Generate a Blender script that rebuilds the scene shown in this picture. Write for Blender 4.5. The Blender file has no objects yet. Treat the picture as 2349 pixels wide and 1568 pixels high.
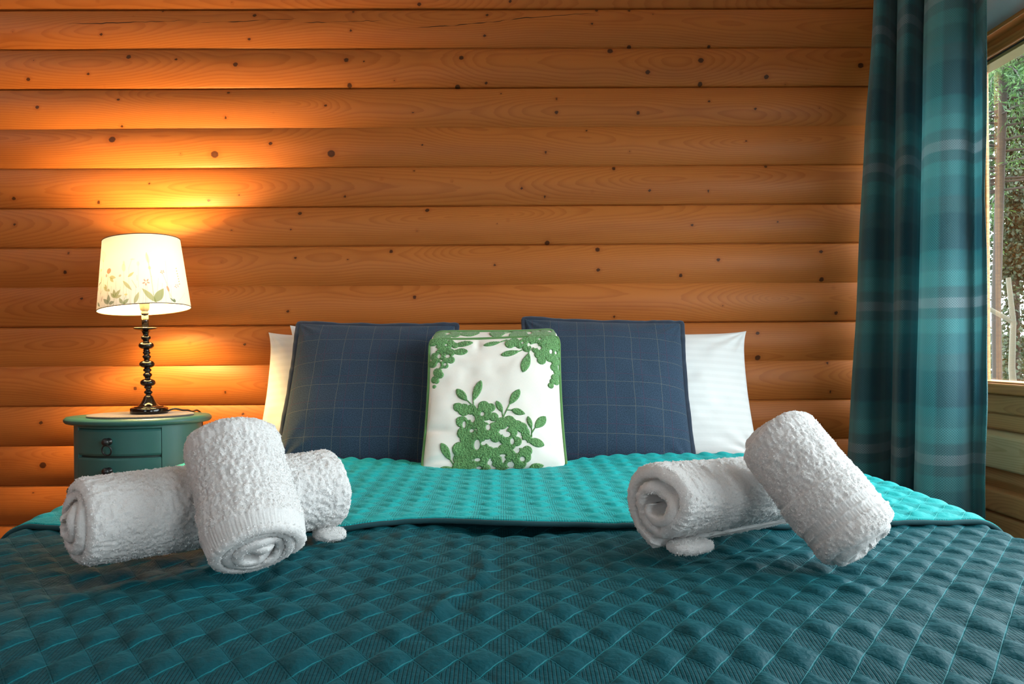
import bpy, bmesh, math, random
import numpy as np
from mathutils import Vector, Matrix
random.seed(7); RS = np.random.RandomState(11)
SC = bpy.context.scene
COL = SC.collection
PI = math.pi
rad = math.radians

# ------------------------------------------------------------------ camera
F = 1900.0
cam = bpy.data.cameras.new('camera')
cam.sensor_width = 36.0
cam.lens = 36.0 * F / 2349.0
cam.shift_y = 16.0 / 2349.0
cam.clip_start = 0.02
camo = bpy.data.objects.new('camera', cam)
COL.objects.link(camo)
MR = Matrix.Rotation(rad(-0.73), 3, 'Z') @ Matrix.Rotation(rad(90), 3, 'X') @ Matrix.Rotation(rad(-0.45), 3, 'Z')
camo.matrix_world = Matrix.Translation((0, 0, 0.9)) @ MR.to_4x4()
SC.camera = camo
SC.view_settings.view_transform = 'Standard'
SC.view_settings.look = 'None'
SC.view_settings.gamma = 1.0
SC.view_settings.use_curve_mapping = False
SC.view_settings.exposure = 0.0


def at(px, py, Y):
    """point of the photograph (2349x1568) at depth Y in the room"""
    d = MR @ Vector(((px - 1174.5) / F, (784 - py + 16) / F, -1.0))
    d = d * (Y / d.y)
    return Vector((d.x, d.y, d.z + 0.9))


# ------------------------------------------------------------------ noise
TAB = RS.rand(4096)


def vnoise(p, seed=0):
    """smooth value noise, p (...,3) -> -1..1"""
    p = np.asarray(p, float)
    i = np.floor(p).astype(np.int64)
    f = p - i
    f = f * f * f * (f * (f * 6 - 15) + 10)
    out = 0
    for dx in (0, 1):
        wx = f[..., 0] if dx else 1 - f[..., 0]
        for dy in (0, 1):
            wy = f[..., 1] if dy else 1 - f[..., 1]
            for dz in (0, 1):
                wz = f[..., 2] if dz else 1 - f[..., 2]
                h = ((i[..., 0] + dx) * 73856093 ^ (i[..., 1] + dy) * 19349663 ^ (i[..., 2] + dz) * 83492791 ^ (seed * 2654435)) & 0xFFFFFFF
                h = (h ^ (h >> 13)) * 1274126177 & 0xFFFFFFF
                h = h ^ (h >> 11)
                out = out + wx * wy * wz * TAB[h % 4096]
    return out * 2 - 1


def v3(a, b, c=0.0):
    a, b = np.broadcast_arrays(a, b)
    return np.stack([a, b, np.zeros_like(a) + c], -1)


def sstep(a, b, x):
    t = np.clip((x - a) / (b - a), 0, 1)
    return t * t * (3 - 2 * t)


# ------------------------------------------------------------------ objects
def tag(o, label=None, cat=None, group=None, kind=None):
    if label: o['label'] = label
    if cat: o['category'] = cat
    if group: o['group'] = group
    if kind: o['kind'] = kind
    return o


def empty(name, loc=(0, 0, 0)):
    o = bpy.data.objects.new(name, None)
    o.empty_display_size = 0.1
    COL.objects.link(o)
    o.location = loc
    return o


def link(name, me, m=None, parent=None, smooth=True):
    o = bpy.data.objects.new(name, me)
    COL.objects.link(o)
    if m: me.materials.append(m)
    if parent:
        o.parent = parent
        if not parent.parent:          # vertices are in room coordinates; a sub-part's parent already is
            o.matrix_parent_inverse = Matrix.Translation(-parent.location)
    if smooth:
        me.polygons.foreach_set('use_smooth', np.ones(len(me.polygons), bool))
    return o


def raw_mesh(name, V, Q, uv=None, attrs=None):
    """V (n,3); Q (m,4) quads or (m,3) tris"""
    V = np.asarray(V, np.float32).reshape(-1, 3)
    Q = np.asarray(Q, np.int32)
    me = bpy.data.meshes.new(name)
    k = Q.shape[1]
    me.vertices.add(len(V)); me.vertices.foreach_set('co', V.ravel())
    me.loops.add(Q.size); me.loops.foreach_set('vertex_index', Q.ravel())
    me.polygons.add(len(Q))
    me.polygons.foreach_set('loop_start', np.arange(0, Q.size, k, dtype=np.int32))
    if uv is not None:
        l = me.uv_layers.new(name='UVMap')
        l.data.foreach_set('uv', np.asarray(uv, np.float32).reshape(-1, 2)[Q.ravel()].ravel())
    for nme, (typ, arr) in (attrs or {}).items():
        a = me.attributes.new(nme, typ, 'POINT')
        arr = np.asarray(arr, np.float32)
        key = {'FLOAT': 'value', 'FLOAT_VECTOR': 'vector', 'FLOAT_COLOR': 'color'}[typ]
        a.data.foreach_set(key, arr.ravel())
    me.update(calc_edges=True)
    me.validate()
    return me


def grid_faces(ny, nx, cu=False, cv=False, flip=False, off=0):
    J, I = np.meshgrid(np.arange(ny if cv else ny - 1), np.arange(nx if cu else nx - 1), indexing='ij')
    J2 = (J + 1) % ny; I2 = (I + 1) % nx
    q = np.stack([J * nx + I, J * nx + I2, J2 * nx + I2, J2 * nx + I], -1).reshape(-1, 4)
    if flip: q = q[:, ::-1]
    return q + off


def grid_obj(name, P, m, parent=None, cu=False, cv=False, flip=False, uv=None, attrs=None):
    ny, nx = P.shape[:2]
    me = raw_mesh(name, P.reshape(-1, 3), grid_faces(ny, nx, cu, cv, flip), uv, attrs)
    return link(name, me, m, parent)


def bm_obj(name, bm, m, parent=None, smooth=False):
    me = bpy.data.meshes.new(name)
    bmesh.ops.recalc_face_normals(bm, faces=bm.faces)
    bm.to_mesh(me); bm.free()
    return link(name, me, m, parent, smooth)


def add_box(bm, lo, hi, bev=0.0):
    t = bmesh.new()
    bmesh.ops.create_cube(t, size=1.0)
    for v in t.verts:
        v.co = Vector([lo[i] + (v.co[i] + 0.5) * (hi[i] - lo[i]) for i in range(3)])
    if bev > 0:
        bmesh.ops.bevel(t, geom=t.edges[:], offset=bev, segments=2, affect='EDGES', profile=0.5)
    me = bpy.data.meshes.new('t'); t.to_mesh(me); t.free()
    bm.from_mesh(me); bpy.data.meshes.remove(me)


def box_obj(name, lo, hi, m, parent=None, bev=0.0):
    bm = bmesh.new(); add_box(bm, lo, hi, bev)
    return bm_obj(name, bm, m, parent)


def lathe(prof, n=64, sx=1.0, sy=1.0, c=(0, 0, 0), shear=0.0):
    """prof list of (r,z) -> P grid (rows, n, 3)"""
    prof = np.array(prof, float)
    a = np.linspace(0, 2 * PI, n, endpoint=False)
    P = np.zeros((len(prof), n, 3))
    P[..., 0] = c[0] + prof[:, 0:1] * np.cos(a) * sx + shear * prof[:, 1:2]
    P[..., 1] = c[1] + prof[:, 0:1] * np.sin(a) * sy
    P[..., 2] = c[2] + prof[:, 1:2]
    return P


def tube(path, r, n=10, closed=False, ry=None):
    """sweep a circle along a polyline -> vertex grid (len, n, 3)"""
    path = np.asarray(path, float)
    if closed:
        T = np.roll(path, -1, 0) - np.roll(path, 1, 0)
    else:
        T = np.gradient(path, axis=0)
    T /= np.linalg.norm(T, axis=1, keepdims=True) + 1e-12
    up = np.array([0.0, 0, 1]) if abs(T[0, 2]) < 0.9 else np.array([0.0, 1, 0])
    N = np.zeros_like(T)
    nn = up - T[0] * (up @ T[0]); nn /= np.linalg.norm(nn)
    for i in range(len(path)):
        nn = nn - T[i] * (nn @ T[i]); nn /= np.linalg.norm(nn) + 1e-12
        N[i] = nn
    B = np.cross(T, N)
    r = np.broadcast_to(np.asarray(r, float), (len(path),))[:, None, None]
    a = np.linspace(0, 2 * PI, n, endpoint=False)[None, :, None]
    return path[:, None, :] + r * (np.cos(a) * N[:, None, :] + np.sin(a) * B[:, None, :])


def catmull(pts, n):
    pts = np.asarray(pts, float)
    P = np.vstack([2 * pts[0] - pts[1], pts, 2 * pts[-1] - pts[-2]])
    k = len(pts) - 1
    t = np.linspace(0, k, n); i = np.minimum(t.astype(int), k - 1); f = (t - i)[:, None]
    a, b, c, d = P[i], P[i + 1], P[i + 2], P[i + 3]
    return 0.5 * (2 * b + (c - a) * f + (2 * a - 5 * b + 4 * c - d) * f ** 2 + (3 * b - a - 3 * c + d) * f ** 3)


# ------------------------------------------------------------------ materials
class NT:
    def __init__(s, name):
        s.m = bpy.data.materials.new(name); s.m.use_nodes = True
        s.t = s.m.node_tree; s.n = s.t.nodes; s.n.clear()
        s.out = s.n.new('ShaderNodeOutputMaterial')

    def put(s, sock, v):
        if isinstance(v, bpy.types.NodeSocket): s.t.links.new(v, sock)
        elif v is not None:
            if hasattr(sock.default_value, '__len__') and not isinstance(v, (tuple, list)): v = (v,) * len(sock.default_value)
            if hasattr(sock.default_value, '__len__') and len(sock.default_value) == 4 and len(v) == 3: v = (*v, 1)
            sock.default_value = v

    def node(s, typ, ins=None, **kw):
        n = s.n.new(typ)
        for k, v in kw.items(): setattr(n, k, v)
        for k, v in (ins or {}).items(): s.put(n.inputs[k], v)
        return n

    def math(s, op, a, b=None, c=None, clamp=False):
        n = s.n.new('ShaderNodeMath'); n.operation = op; n.use_clamp = clamp
        s.put(n.inputs[0], a)
        if b is not None: s.put(n.inputs[1], b)
        if c is not None: s.put(n.inputs[2], c)
        return n.outputs[0]

    def ss(s, x, a, b):
        n = s.n.new('ShaderNodeMapRange'); n.interpolation_type = 'SMOOTHSTEP'
        s.put(n.inputs[0], x); s.put(n.inputs[1], a); s.put(n.inputs[2], b)
        return n.outputs[0]

    def mix(s, f, a, b, blend='MIX'):
        n = s.n.new('ShaderNodeMix'); n.data_type = 'RGBA'; n.blend_type = blend
        s.put(n.inputs[0], f); s.put(n.inputs[6], a); s.put(n.inputs[7], b)
        return n.outputs[2]

    def noise(s, vec, scale, detail=2.0, rough=0.5, dim='3D'):
        n = s.n.new('ShaderNodeTexNoise'); n.noise_dimensions = dim
        s.put(n.inputs['Vector'], vec); n.inputs['Scale'].default_value = scale
        n.inputs['Detail'].default_value = detail; n.inputs['Roughness'].default_value = rough
        return n.outputs['Fac']

    def xyz(s, x=0.0, y=0.0, z=0.0):
        n = s.n.new('ShaderNodeCombineXYZ'); s.put(n.inputs[0], x); s.put(n.inputs[1], y); s.put(n.inputs[2], z)
        return n.outputs[0]

    def sep(s, v):
        n = s.n.new('ShaderNodeSeparateXYZ'); s.put(n.inputs[0], v)
        return n.outputs

    def attr(s, name):
        return s.node('ShaderNodeAttribute', attribute_name=name)

    def obj(s):
        return s.node('ShaderNodeTexCoord').outputs['Object']

    def uv(s):
        return s.node('ShaderNodeTexCoord').outputs['UV']

    def bump(s, h, strength=0.5, dist=0.001, normal=None):
        n = s.n.new('ShaderNodeBump'); s.put(n.inputs['Height'], h)
        n.inputs['Strength'].default_value = strength; n.inputs['Distance'].default_value = dist
        if normal: s.put(n.inputs['Normal'], normal)
        return n.outputs[0]

    def bsdf(s, color, rough=0.6, normal=None, **kw):
        n = s.n.new('ShaderNodeBsdfPrincipled')
        s.put(n.inputs['Base Color'], color); s.put(n.inputs['Roughness'], rough)
        if normal: s.put(n.inputs['Normal'], normal)
        for k, v in kw.items(): s.put(n.inputs[k.replace('_', ' ')], v)
        return n.outputs[0]

    def done(s, sh):
        s.t.links.new(sh, s.out.inputs['Surface'])
        return s.m


def simple(name, col, rough=0.6, **kw):
    k = NT(name)
    nz = k.noise(k.obj(), 40, 2)
    c = k.mix(k.math('MULTIPLY', nz, 0.35), col, tuple(x * 0.75 for x in col))
    return k.done(k.bsdf(c, rough, k.bump(nz, 0.05, 0.001), **kw))


def log_mat(name, light, dark, knotc, gloss=0.48):
    """planed pine: growth-ring figure from wood=(along, across, seed), knots from kd"""
    k = NT(name)
    w = k.sep(k.attr('wood').outputs['Vector'])
    x, v, sd = w[0], w[1], w[2]
    kd = k.attr('kd').outputs['Fac']
    # cathedral figure: rings around a wandering pith line
    d = k.noise(k.xyz(k.math('MULTIPLY', x, 0.6), sd, 0.0), 1.6, 2.0)
    d = k.math('MULTIPLY', k.math('SUBTRACT', d, 0.36), 0.26)
    v0 = k.noise(k.xyz(k.math('MULTIPLY', x, 0.35), k.math('ADD', sd, 31.7), 0.0), 1.2, 1.0)
    vv = k.math('SUBTRACT', v, k.math('MULTIPLY', k.math('SUBTRACT', v0, 0.28), 0.34))
    fine = k.noise(k.xyz(k.math('MULTIPLY', x, 5.0), k.math('MULTIPLY', v, 55.0), sd), 1.0, 2.0)
    r = k.math('SQRT', k.math('ADD', k.math('MULTIPLY', vv, vv), k.math('MULTIPLY', d, d)))
    r = k.math('ADD', r, k.math('MULTIPLY', fine, 0.0035))
    ring = k.math('FRACT', k.math('MULTIPLY', r, 175.0))
    late = k.math('MULTIPLY', k.ss(ring, 0.35, 0.93), k.math('SUBTRACT', 1.0, k.ss(ring, 0.93, 1.0)))
    broad = k.noise(k.xyz(k.math('MULTIPLY', x, 1.3), k.math('MULTIPLY', v, 14.0), sd), 1.0, 3.0, 0.6)
    fib = k.noise(k.xyz(k.math('MULTIPLY', x, 8.0), k.math('MULTIPLY', v, 700.0), sd), 1.0, 2.0)
    fac = k.math('ADD', k.math('MULTIPLY', late, 0.43), k.math('MULTIPLY', k.ss(broad, 0.42, 0.75), 0.42), clamp=True)
    c = k.mix(fac, light, dark)
    c = k.mix(k.math('MULTIPLY', fib, 0.18), c, tuple(q * 0.6 for q in dark))
    tone = k.noise(k.xyz(sd, 0.0, 0.0), 7.3, 0.0)
    c = k.mix(k.math('MULTIPLY', tone, 0.25), c, tuple(q * 0.7 for q in light))
    kn = k.math('SUBTRACT', 1.0, k.ss(kd, 0.8, 1.08))
    halo = k.math('SUBTRACT', 1.0, k.ss(kd, 1.0, 2.6))
    c = k.mix(k.math('MULTIPLY', halo, 0.4), c, dark)
    kr = k.math('FRACT', k.math('MULTIPLY', kd, 3.0))
    c = k.mix(kn, c, k.mix(k.math('MULTIPLY', kr, 0.5), knotc, tuple(q * 0.4 for q in knotc)))
    ck = k.math('ABSOLUTE', k.attr('crack').outputs['Fac'])
    cm = k.attr('crackm').outputs['Fac']
    wid = k.math('MULTIPLY', cm, 0.0017)
    cr = k.math('LESS_THAN', ck, wid)
    c = k.mix(k.math('MULTIPLY', cr, 0.9), c, (0.012, 0.004, 0.002))
    h = k.math('ADD', k.math('MULTIPLY', late, -0.4), k.math('MULTIPLY', fib, 0.5))
    h = k.math('SUBTRACT', h, k.math('MULTIPLY', cr, 3.0))
    return k.done(k.bsdf(c, gloss, k.bump(h, 0.25, 0.0006), Specular_IOR_Level=0.22))


M = {}
M['log'] = log_mat('varnished_pine_log', (0.44, 0.135, 0.026), (0.275, 0.067, 0.010), (0.075, 0.020, 0.005))
M['log_raw'] = log_mat('pale_pine_log', (0.92, 0.62, 0.34), (0.62, 0.32, 0.12), (0.12, 0.06, 0.035), 0.5)
M['log_red'] = log_mat('red_pine_log', (0.74, 0.35, 0.135), (0.48, 0.18, 0.06), (0.10, 0.04, 0.02), 0.5)


def plank_mat(name, light, dark, rough=0.4, axis=1):
    k = NT(name)
    s_ = k.sep(k.obj())
    a = s_[axis]; b = s_[2] if axis != 2 else s_[1]
    g = k.noise(k.xyz(k.math('MULTIPLY', a, 3.0), k.math('MULTIPLY', b, 160.0), s_[(axis + 2) % 3]), 1.0, 3.0)
    c = k.mix(k.ss(g, 0.35, 0.7), light, dark)
    return k.done(k.bsdf(c, rough, k.bump(g, 0.15, 0.0006)))


M['frame'] = plank_mat('window_pine', (0.64, 0.25, 0.065), (0.48, 0.155, 0.033))
M['floorwood'] = plank_mat('floor_oak', (0.32, 0.17, 0.08), (0.2, 0.1, 0.045))
M['plaster'] = simple('white_plaster', (0.78, 0.79, 0.80), 0.8)
M['white_paint'] = simple('white_paint', (0.82, 0.82, 0.80), 0.45)
M['gasket'] = simple('dark_gasket', (0.03, 0.032, 0.035), 0.5)
M['brass_bead'] = simple('pale_bead', (0.40, 0.28, 0.10), 0.4)
M['green_paint'] = simple('green_paint', (0.030, 0.120, 0.112), 0.38)
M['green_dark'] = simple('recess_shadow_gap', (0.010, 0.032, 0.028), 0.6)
M['black_gloss'] = simple('black_lacquer', (0.006, 0.004, 0.0035), 0.13, Specular_IOR_Level=0.4)
M['black_iron'] = simple('black_iron', (0.012, 0.012, 0.014), 0.35)
M['cord'] = simple('black_cord', (0.01, 0.01, 0.011), 0.5)
M['socket'] = simple('grey_socket', (0.22, 0.19, 0.16), 0.35)
M['rim'] = simple('shade_rim_tape', (0.13, 0.075, 0.04), 0.7)


def felt():
    k = NT('grey_felt')
    n = k.noise(k.obj(), 900, 3, 0.7)
    n2 = k.noise(k.obj(), 350, 2)
    c = k.mix(k.ss(n, 0.35, 0.65), (0.06, 0.048, 0.042), (0.16, 0.13, 0.115))
    return k.done(k.bsdf(c, 0.95, k.bump(n2, 0.6, 0.001), Sheen_Weight=0.3))


M['felt'] = felt()


def glass():
    k = NT('window_glass')
    bf = k.node('ShaderNodeNewGeometry').outputs['Backfacing']
    ior = k.math('POWER', 1.45, k.math('SUBTRACT', 1.0, k.math('MULTIPLY', bf, 2.0)))
    fr = k.node('ShaderNodeFresnel', {'IOR': ior}).outputs[0]
    tr = k.node('ShaderNodeBsdfTransparent', {'Color': (0.93, 0.97, 0.96)}).outputs[0]
    gl = k.node('ShaderNodeBsdfGlossy', {'Roughness': 0.02, 'Color': (1, 1, 1)}).outputs[0]
    mx = k.node('ShaderNodeMixShader', {0: fr}); k.t.links.new(tr, mx.inputs[1]); k.t.links.new(gl, mx.inputs[2])
    return k.done(mx.outputs[0])


M['glass'] = glass()


def fabric(name, col, rough=0.85, scale=900, var=0.25, strength=0.3, sheen=0.3):
    k = NT(name)
    o = k.obj()
    n = k.noise(o, scale, 2, 0.7)
    n2 = k.noise(o, 18, 2)
    c = k.mix(k.math('MULTIPLY', n, var), col, tuple(q * 0.5 for q in col))
    h = k.math('ADD', n, k.math('MULTIPLY', n2, 1.5))
    return k.done(k.bsdf(c, rough, k.bump(h, strength, 0.001), Sheen_Weight=sheen))


M['sheet'] = fabric('white_cotton', (0.80, 0.79, 0.77), 0.85, 1200, 0.08, 0.1, 0.1)
M['divan'] = fabric('grey_divan', (0.16, 0.16, 0.17))
M['binding'] = fabric('teal_binding', (0.002, 0.05, 0.062), 0.9, 700, 0.3, 0.3, 0.03)
M['navy_trim'] = fabric('navy_trim', (0.008, 0.019, 0.042), 0.9, 900, 0.3, 0.3)


def pillow_mat():
    k = NT('satin_stripe_cotton')
    u = k.sep(k.uv())
    st = k.math('SINE', k.math('MULTIPLY', u[1], 2 * PI / 0.022))
    c = k.mix(k.ss(st, -0.2, 0.2), (0.66, 0.655, 0.65), (0.69, 0.685, 0.68))
    n = k.noise(k.obj(), 14, 3)
    n2 = k.noise(k.obj(), 1200, 1)
    h = k.math('ADD', k.math('MULTIPLY', n, 6.0), k.math('MULTIPLY', n2, 0.25))
    return k.done(k.bsdf(c, k.mix(k.ss(st, -0.2, 0.2), (0.72,) * 3, (0.62,) * 3), k.bump(h, 0.25, 0.002)))


M['pillow'] = pillow_mat()


def terry():
    k = NT('white_terry')
    o = k.obj()
    n = k.noise(o, 520, 3, 0.7)
    n2 = k.noise(o, 130, 2)
    c = k.mix(k.ss(n, 0.3, 0.7), (0.78, 0.765, 0.76), (0.87, 0.86, 0.855))
    h = k.math('ADD', n, k.math('MULTIPLY', n2, 0.6))
    p = k.bsdf(c, 0.95, k.bump(h, 0.4, 0.0014), Sheen_Weight=0.2, Specular_IOR_Level=0.1)
    tr = k.node('ShaderNodeBsdfTranslucent', {'Color': c}).outputs[0]
    mx = k.node('ShaderNodeMixShader', {0: 0.38}); k.t.links.new(p, mx.inputs[1]); k.t.links.new(tr, mx.inputs[2])
    return k.done(mx.outputs[0])


M['terry'] = terry()


def tweed():
    k = NT('navy_check_tweed')
    u = k.sep(k.uv()); x, y = u[0], u[1]
    n = k.noise(k.xyz(x, y, 0.0), 480, 3, 0.85)
    n2 = k.noise(k.xyz(k.math('MULTIPLY', x, 1.0), k.math('MULTIPLY', y, 3.0), 0.0), 420, 2)
    c = k.mix(k.ss(n, 0.3, 0.72), (0.004, 0.013, 0.028), (0.050, 0.088, 0.142))
    c = k.mix(k.math('MULTIPLY', k.ss(n2, 0.45, 0.7), 0.35), c, (0.02, 0.03, 0.055))

    def line(t, per, ph, w):
        q = k.math('ABSOLUTE', k.math('SUBTRACT', k.math('FRACT', k.math('ADD', k.math('DIVIDE', t, per), ph)), 0.5))
        return k.math('LESS_THAN', q, w / per)
    dash = k.math('GREATER_THAN', k.math('SINE', k.math('MULTIPLY', k.math('ADD', x, y), 2 * PI / 0.0032)), -0.35)
    wob = k.math('MULTIPLY', k.noise(k.xyz(x, y, 3.0), 9, 1), 0.006)
    xw = k.math('ADD', x, wob); yw = k.math('ADD', y, wob)
    bx = k.math('MAXIMUM', line(xw, 0.074, 0.5, 0.0006), line(yw, 0.074, 0.5, 0.0006))
    br = k.math('MAXIMUM', line(xw, 0.074, 0.18, 0.0007), line(yw, 0.074, 0.18, 0.0007))
    c = k.mix(k.math('MULTIPLY', br, 0.35), c, (0.10, 0.018, 0.05))
    c = k.mix(k.math('MULTIPLY', k.math('MULTIPLY', bx, dash), 0.42), c, (0.30, 0.26, 0.15))
    h = k.math('ADD', n, n2)
    return k.done(k.bsdf(c, 0.9, k.bump(h, 0.45, 0.001), Specular_IOR_Level=0.2, Sheen_Weight=0.08))


M['tweed'] = tweed()


def linen():
    k = NT('ivory_linen')
    u = k.sep(k.uv())
    wv = k.math('MULTIPLY', k.math('SINE', k.math('MULTIPLY', u[0], 2 * PI / 0.0014)), k.math('SINE', k.math('MULTIPLY', u[1], 2 * PI / 0.0014)))
    n = k.noise(k.xyz(u[0], k.math('MULTIPLY', u[1], 0.25), 0.0), 700, 2)
    c = k.mix(k.math('MULTIPLY', n, 0.35), (0.84, 0.80, 0.74), (0.66, 0.61, 0.53))
    big = k.noise(k.xyz(u[0], u[1], 1.0), 16, 2)
    h = k.math('ADD', k.math('MULTIPLY', wv, 0.3), k.math('MULTIPLY', big, 3.0))
    return k.done(k.bsdf(c, 0.85, k.bump(h, 0.22, 0.0012), Sheen_Weight=0.15))


M['linen'] = linen()


def crewel():
    k = NT('green_crewel_loops')
    o = k.obj()
    v = k.node('ShaderNodeTexVoronoi', {'Vector': o, 'Scale': 330.0}); v.feature = 'F1'
    d = v.outputs['Distance']
    n = k.noise(o, 900, 2)
    c = k.mix(k.ss(d, 0.15, 0.75), (0.150, 0.350, 0.115), (0.050, 0.160, 0.042))
    c = k.mix(k.math('MULTIPLY', n, 0.4), c, (0.22, 0.42, 0.17))
    h = k.math('ADD', k.math('SUBTRACT', 1.0, d), k.math('MULTIPLY', n, 0.3))
    return k.done(k.bsdf(c, 0.9, k.bump(h, 0.9, 0.0018), Sheen_Weight=0.2))


M['crewel'] = crewel()
M['green_cord'] = fabric('green_cord', (0.10, 0.24, 0.065), 0.9, 700, 0.4, 0.5)

PU, PV = 0.045, 0.060                                                # quilting lattice


def quilt_mat(name, base, ribc, edge_sheen, tint, sheen):
    k = NT(name)
    u = k.sep(k.uv())
    a = k.math('ADD', k.math('DIVIDE', u[0], PU), k.math('DIVIDE', u[1], PV))
    b = k.math('SUBTRACT', k.math('DIVIDE', u[0], PU), k.math('DIVIDE', u[1], PV))
    par = k.math('FRACT', k.math('MULTIPLY', k.math('ADD', k.math('FLOOR', a), k.math('FLOOR', b)), 0.5))
    ribbed = k.math('GREATER_THAN', par, 0.25)
    fa = k.math('ABSOLUTE', k.math('SUBTRACT', k.math('FRACT', k.math('ADD', a, 0.5)), 0.5))
    fb = k.math('ABSOLUTE', k.math('SUBTRACT', k.math('FRACT', k.math('ADD', b, 0.5)), 0.5))
    rib = k.math('SINE', k.math('MULTIPLY', u[0], 2 * PI / (PU / 11.0)))
    groove = k.ss(rib, 0.35, 0.95)
    edge = k.math('MINIMUM', fa, fb)
    rm = k.math('MULTIPLY', ribbed, k.ss(edge, 0.03, 0.07))
    gr = k.math('MULTIPLY', groove, rm)
    o = k.obj()
    n = k.noise(o, 900, 2, 0.7)
    wr = k.noise(o, 75, 3, 0.55)
    c = k.mix(k.math('MULTIPLY', n, 0.3), base, ribc)
    c = k.mix(k.math('MULTIPLY', gr, 0.85), c, ribc)
    la = k.math('SUBTRACT', 1.0, k.ss(fb, 0.012, 0.030))
    c = k.mix(k.math('MULTIPLY', la, 0.55), c, edge_sheen)  # window sheen along one diagonal of puff edges, painted into the colour
    h = k.math('SUBTRACT', k.math('MULTIPLY', wr, 2.6), k.math('MULTIPLY', gr, 0.9))
    h = k.math('ADD', h, k.math('MULTIPLY', n, 0.12))
    h = k.math('SUBTRACT', h, k.math('MULTIPLY', k.math('SUBTRACT', 1.0, k.ss(edge, 0.0, 0.03)), 0.5))
    return k.done(k.bsdf(c, 0.62, k.bump(h, 0.7, 0.0015), Specular_IOR_Level=0.12, Sheen_Weight=sheen, Sheen_Roughness=0.35, Sheen_Tint=tint))


M['quilt'] = quilt_mat('teal_quilted_velvet', (0.0015, 0.056, 0.073), (0.0008, 0.024, 0.032), (0.006, 0.17, 0.20), (0.10, 0.75, 0.85), 0.10)
M['quilt_back'] = quilt_mat('turquoise_quilted_reverse', (0.010, 0.365, 0.375), (0.003, 0.15, 0.16), (0.03, 0.42, 0.42), (0.25, 0.95, 0.95), 0.2)


def plaid():
    k = NT('teal_plaid_weave')
    u = k.sep(k.uv()); x, y = u[0], u[1]

    def ramp(t, stops):
        r = k.node('ShaderNodeValToRGB', {0: t}); cr = r.color_ramp; cr.interpolation = 'LINEAR'
        while len(cr.elements) > 1: cr.elements.remove(cr.elements[0])
        cr.elements[0].position = stops[0][0]; cr.elements[0].color = (*stops[0][1], 1)
        for p, c in stops[1:]:
            e = cr.elements.new(p); e.color = (*c, 1)
        return r.outputs[0]
    teal = (0.012, 0.165, 0.185); lt = (0.045, 0.30, 0.31); navy = (0.006, 0.055, 0.078); grey = (0.04, 0.125, 0.14); wh = (0.25, 0.29, 0.32); dk = (0.006, 0.052, 0.072)
    ty = k.math('FRACT', k.math('ADD', k.math('DIVIDE', y, 0.395), 0.5))
    weft = ramp(ty, [(0.0, dk), (0.06, dk), (0.08, grey), (0.17, grey), (0.19, teal), (0.30, teal), (0.32, lt), (0.395, lt), (0.41, grey), (0.47, grey), (0.474, wh), (0.535, wh), (0.54, grey), (0.60, grey), (0.62, lt), (0.70, lt), (0.72, teal), (0.83, teal), (0.85, navy), (0.92, navy), (0.94, dk), (1.0, dk)])
    tx = k.math('FRACT', k.math('ADD', k.math('DIVIDE', x, 0.30), 0.12))
    warp = ramp(tx, [(0.0, teal), (0.14, teal), (0.17, lt), (0.36, lt), (0.39, grey), (0.52, grey), (0.55, navy), (0.66, navy), (0.69, grey), (0.76, grey), (0.79, dk), (0.93, dk), (0.96, teal), (1.0, teal)])
    th = 0.0064
    sx = k.math('SINE', k.math('MULTIPLY', x, 2 * PI / th)); sy = k.math('SINE', k.math('MULTIPLY', y, 2 * PI / th))
    wv = k.math('MULTIPLY', sx, sy)
    f = k.math('ADD', k.math('MULTIPLY', k.ss(wv, -0.25, 0.25), 0.62), 0.19)
    c = k.mix(f, weft, warp)
    zy = ramp(ty, [(0.0, (0.15,) * 3), (0.08, (0.2,) * 3), (0.30, (0.75,) * 3), (0.47, (0.7,) * 3), (0.48, (1,) * 3), (0.54, (1,) * 3), (0.56, (0.7,) * 3), (0.72, (0.75,) * 3), (0.85, (0.15,) * 3), (1.0, (0.15,) * 3)])
    zx = ramp(tx, [(0.0, (0.5,) * 3), (0.16, (0.5,) * 3), (0.2, (1,) * 3), (0.36, (1,) * 3), (0.42, (0.8,) * 3), (0.55, (0.35,) * 3), (0.68, (0.4,) * 3), (0.75, (0.9,) * 3), (0.85, (0.4,) * 3), (1.0, (0.5,) * 3)])
    fh = k.ss(k.math('SINE', k.math('MULTIPLY', y, 4 * PI / th)), -0.1, 0.5); fv_ = k.ss(k.math('SINE', k.math('MULTIPLY', x, 4 * PI / th)), -0.1, 0.5)
    sel_ = k.math('GREATER_THAN', wv, 0.0)
    thr = k.math('ADD', k.math('MULTIPLY', sel_, fh), k.math('MULTIPLY', k.math('SUBTRACT', 1.0, sel_), fv_))
    c = k.mix(k.math('MULTIPLY', k.math('MULTIPLY', thr, 0.62), k.math('MULTIPLY', zy, zx)), c, (0.22, 0.40, 0.41))
    n = k.noise(k.xyz(x, y, 0.0), 1100, 2, 0.7)
    c = k.mix(k.math('MULTIPLY', n, 0.45), c, navy)
    nor = k.bump(k.math('ADD', wv, n), 0.4, 0.001)
    p = k.bsdf(c, 0.85, nor, Sheen_Weight=0.2)
    tr = k.node('ShaderNodeBsdfTranslucent', {'Color': c}).outputs[0]
    mx = k.node('ShaderNodeMixShader', {0: 0.22}); k.t.links.new(p, mx.inputs[1]); k.t.links.new(tr, mx.inputs[2])
    return k.done(mx.outputs[0])


M['plaid'] = plaid()


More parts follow.
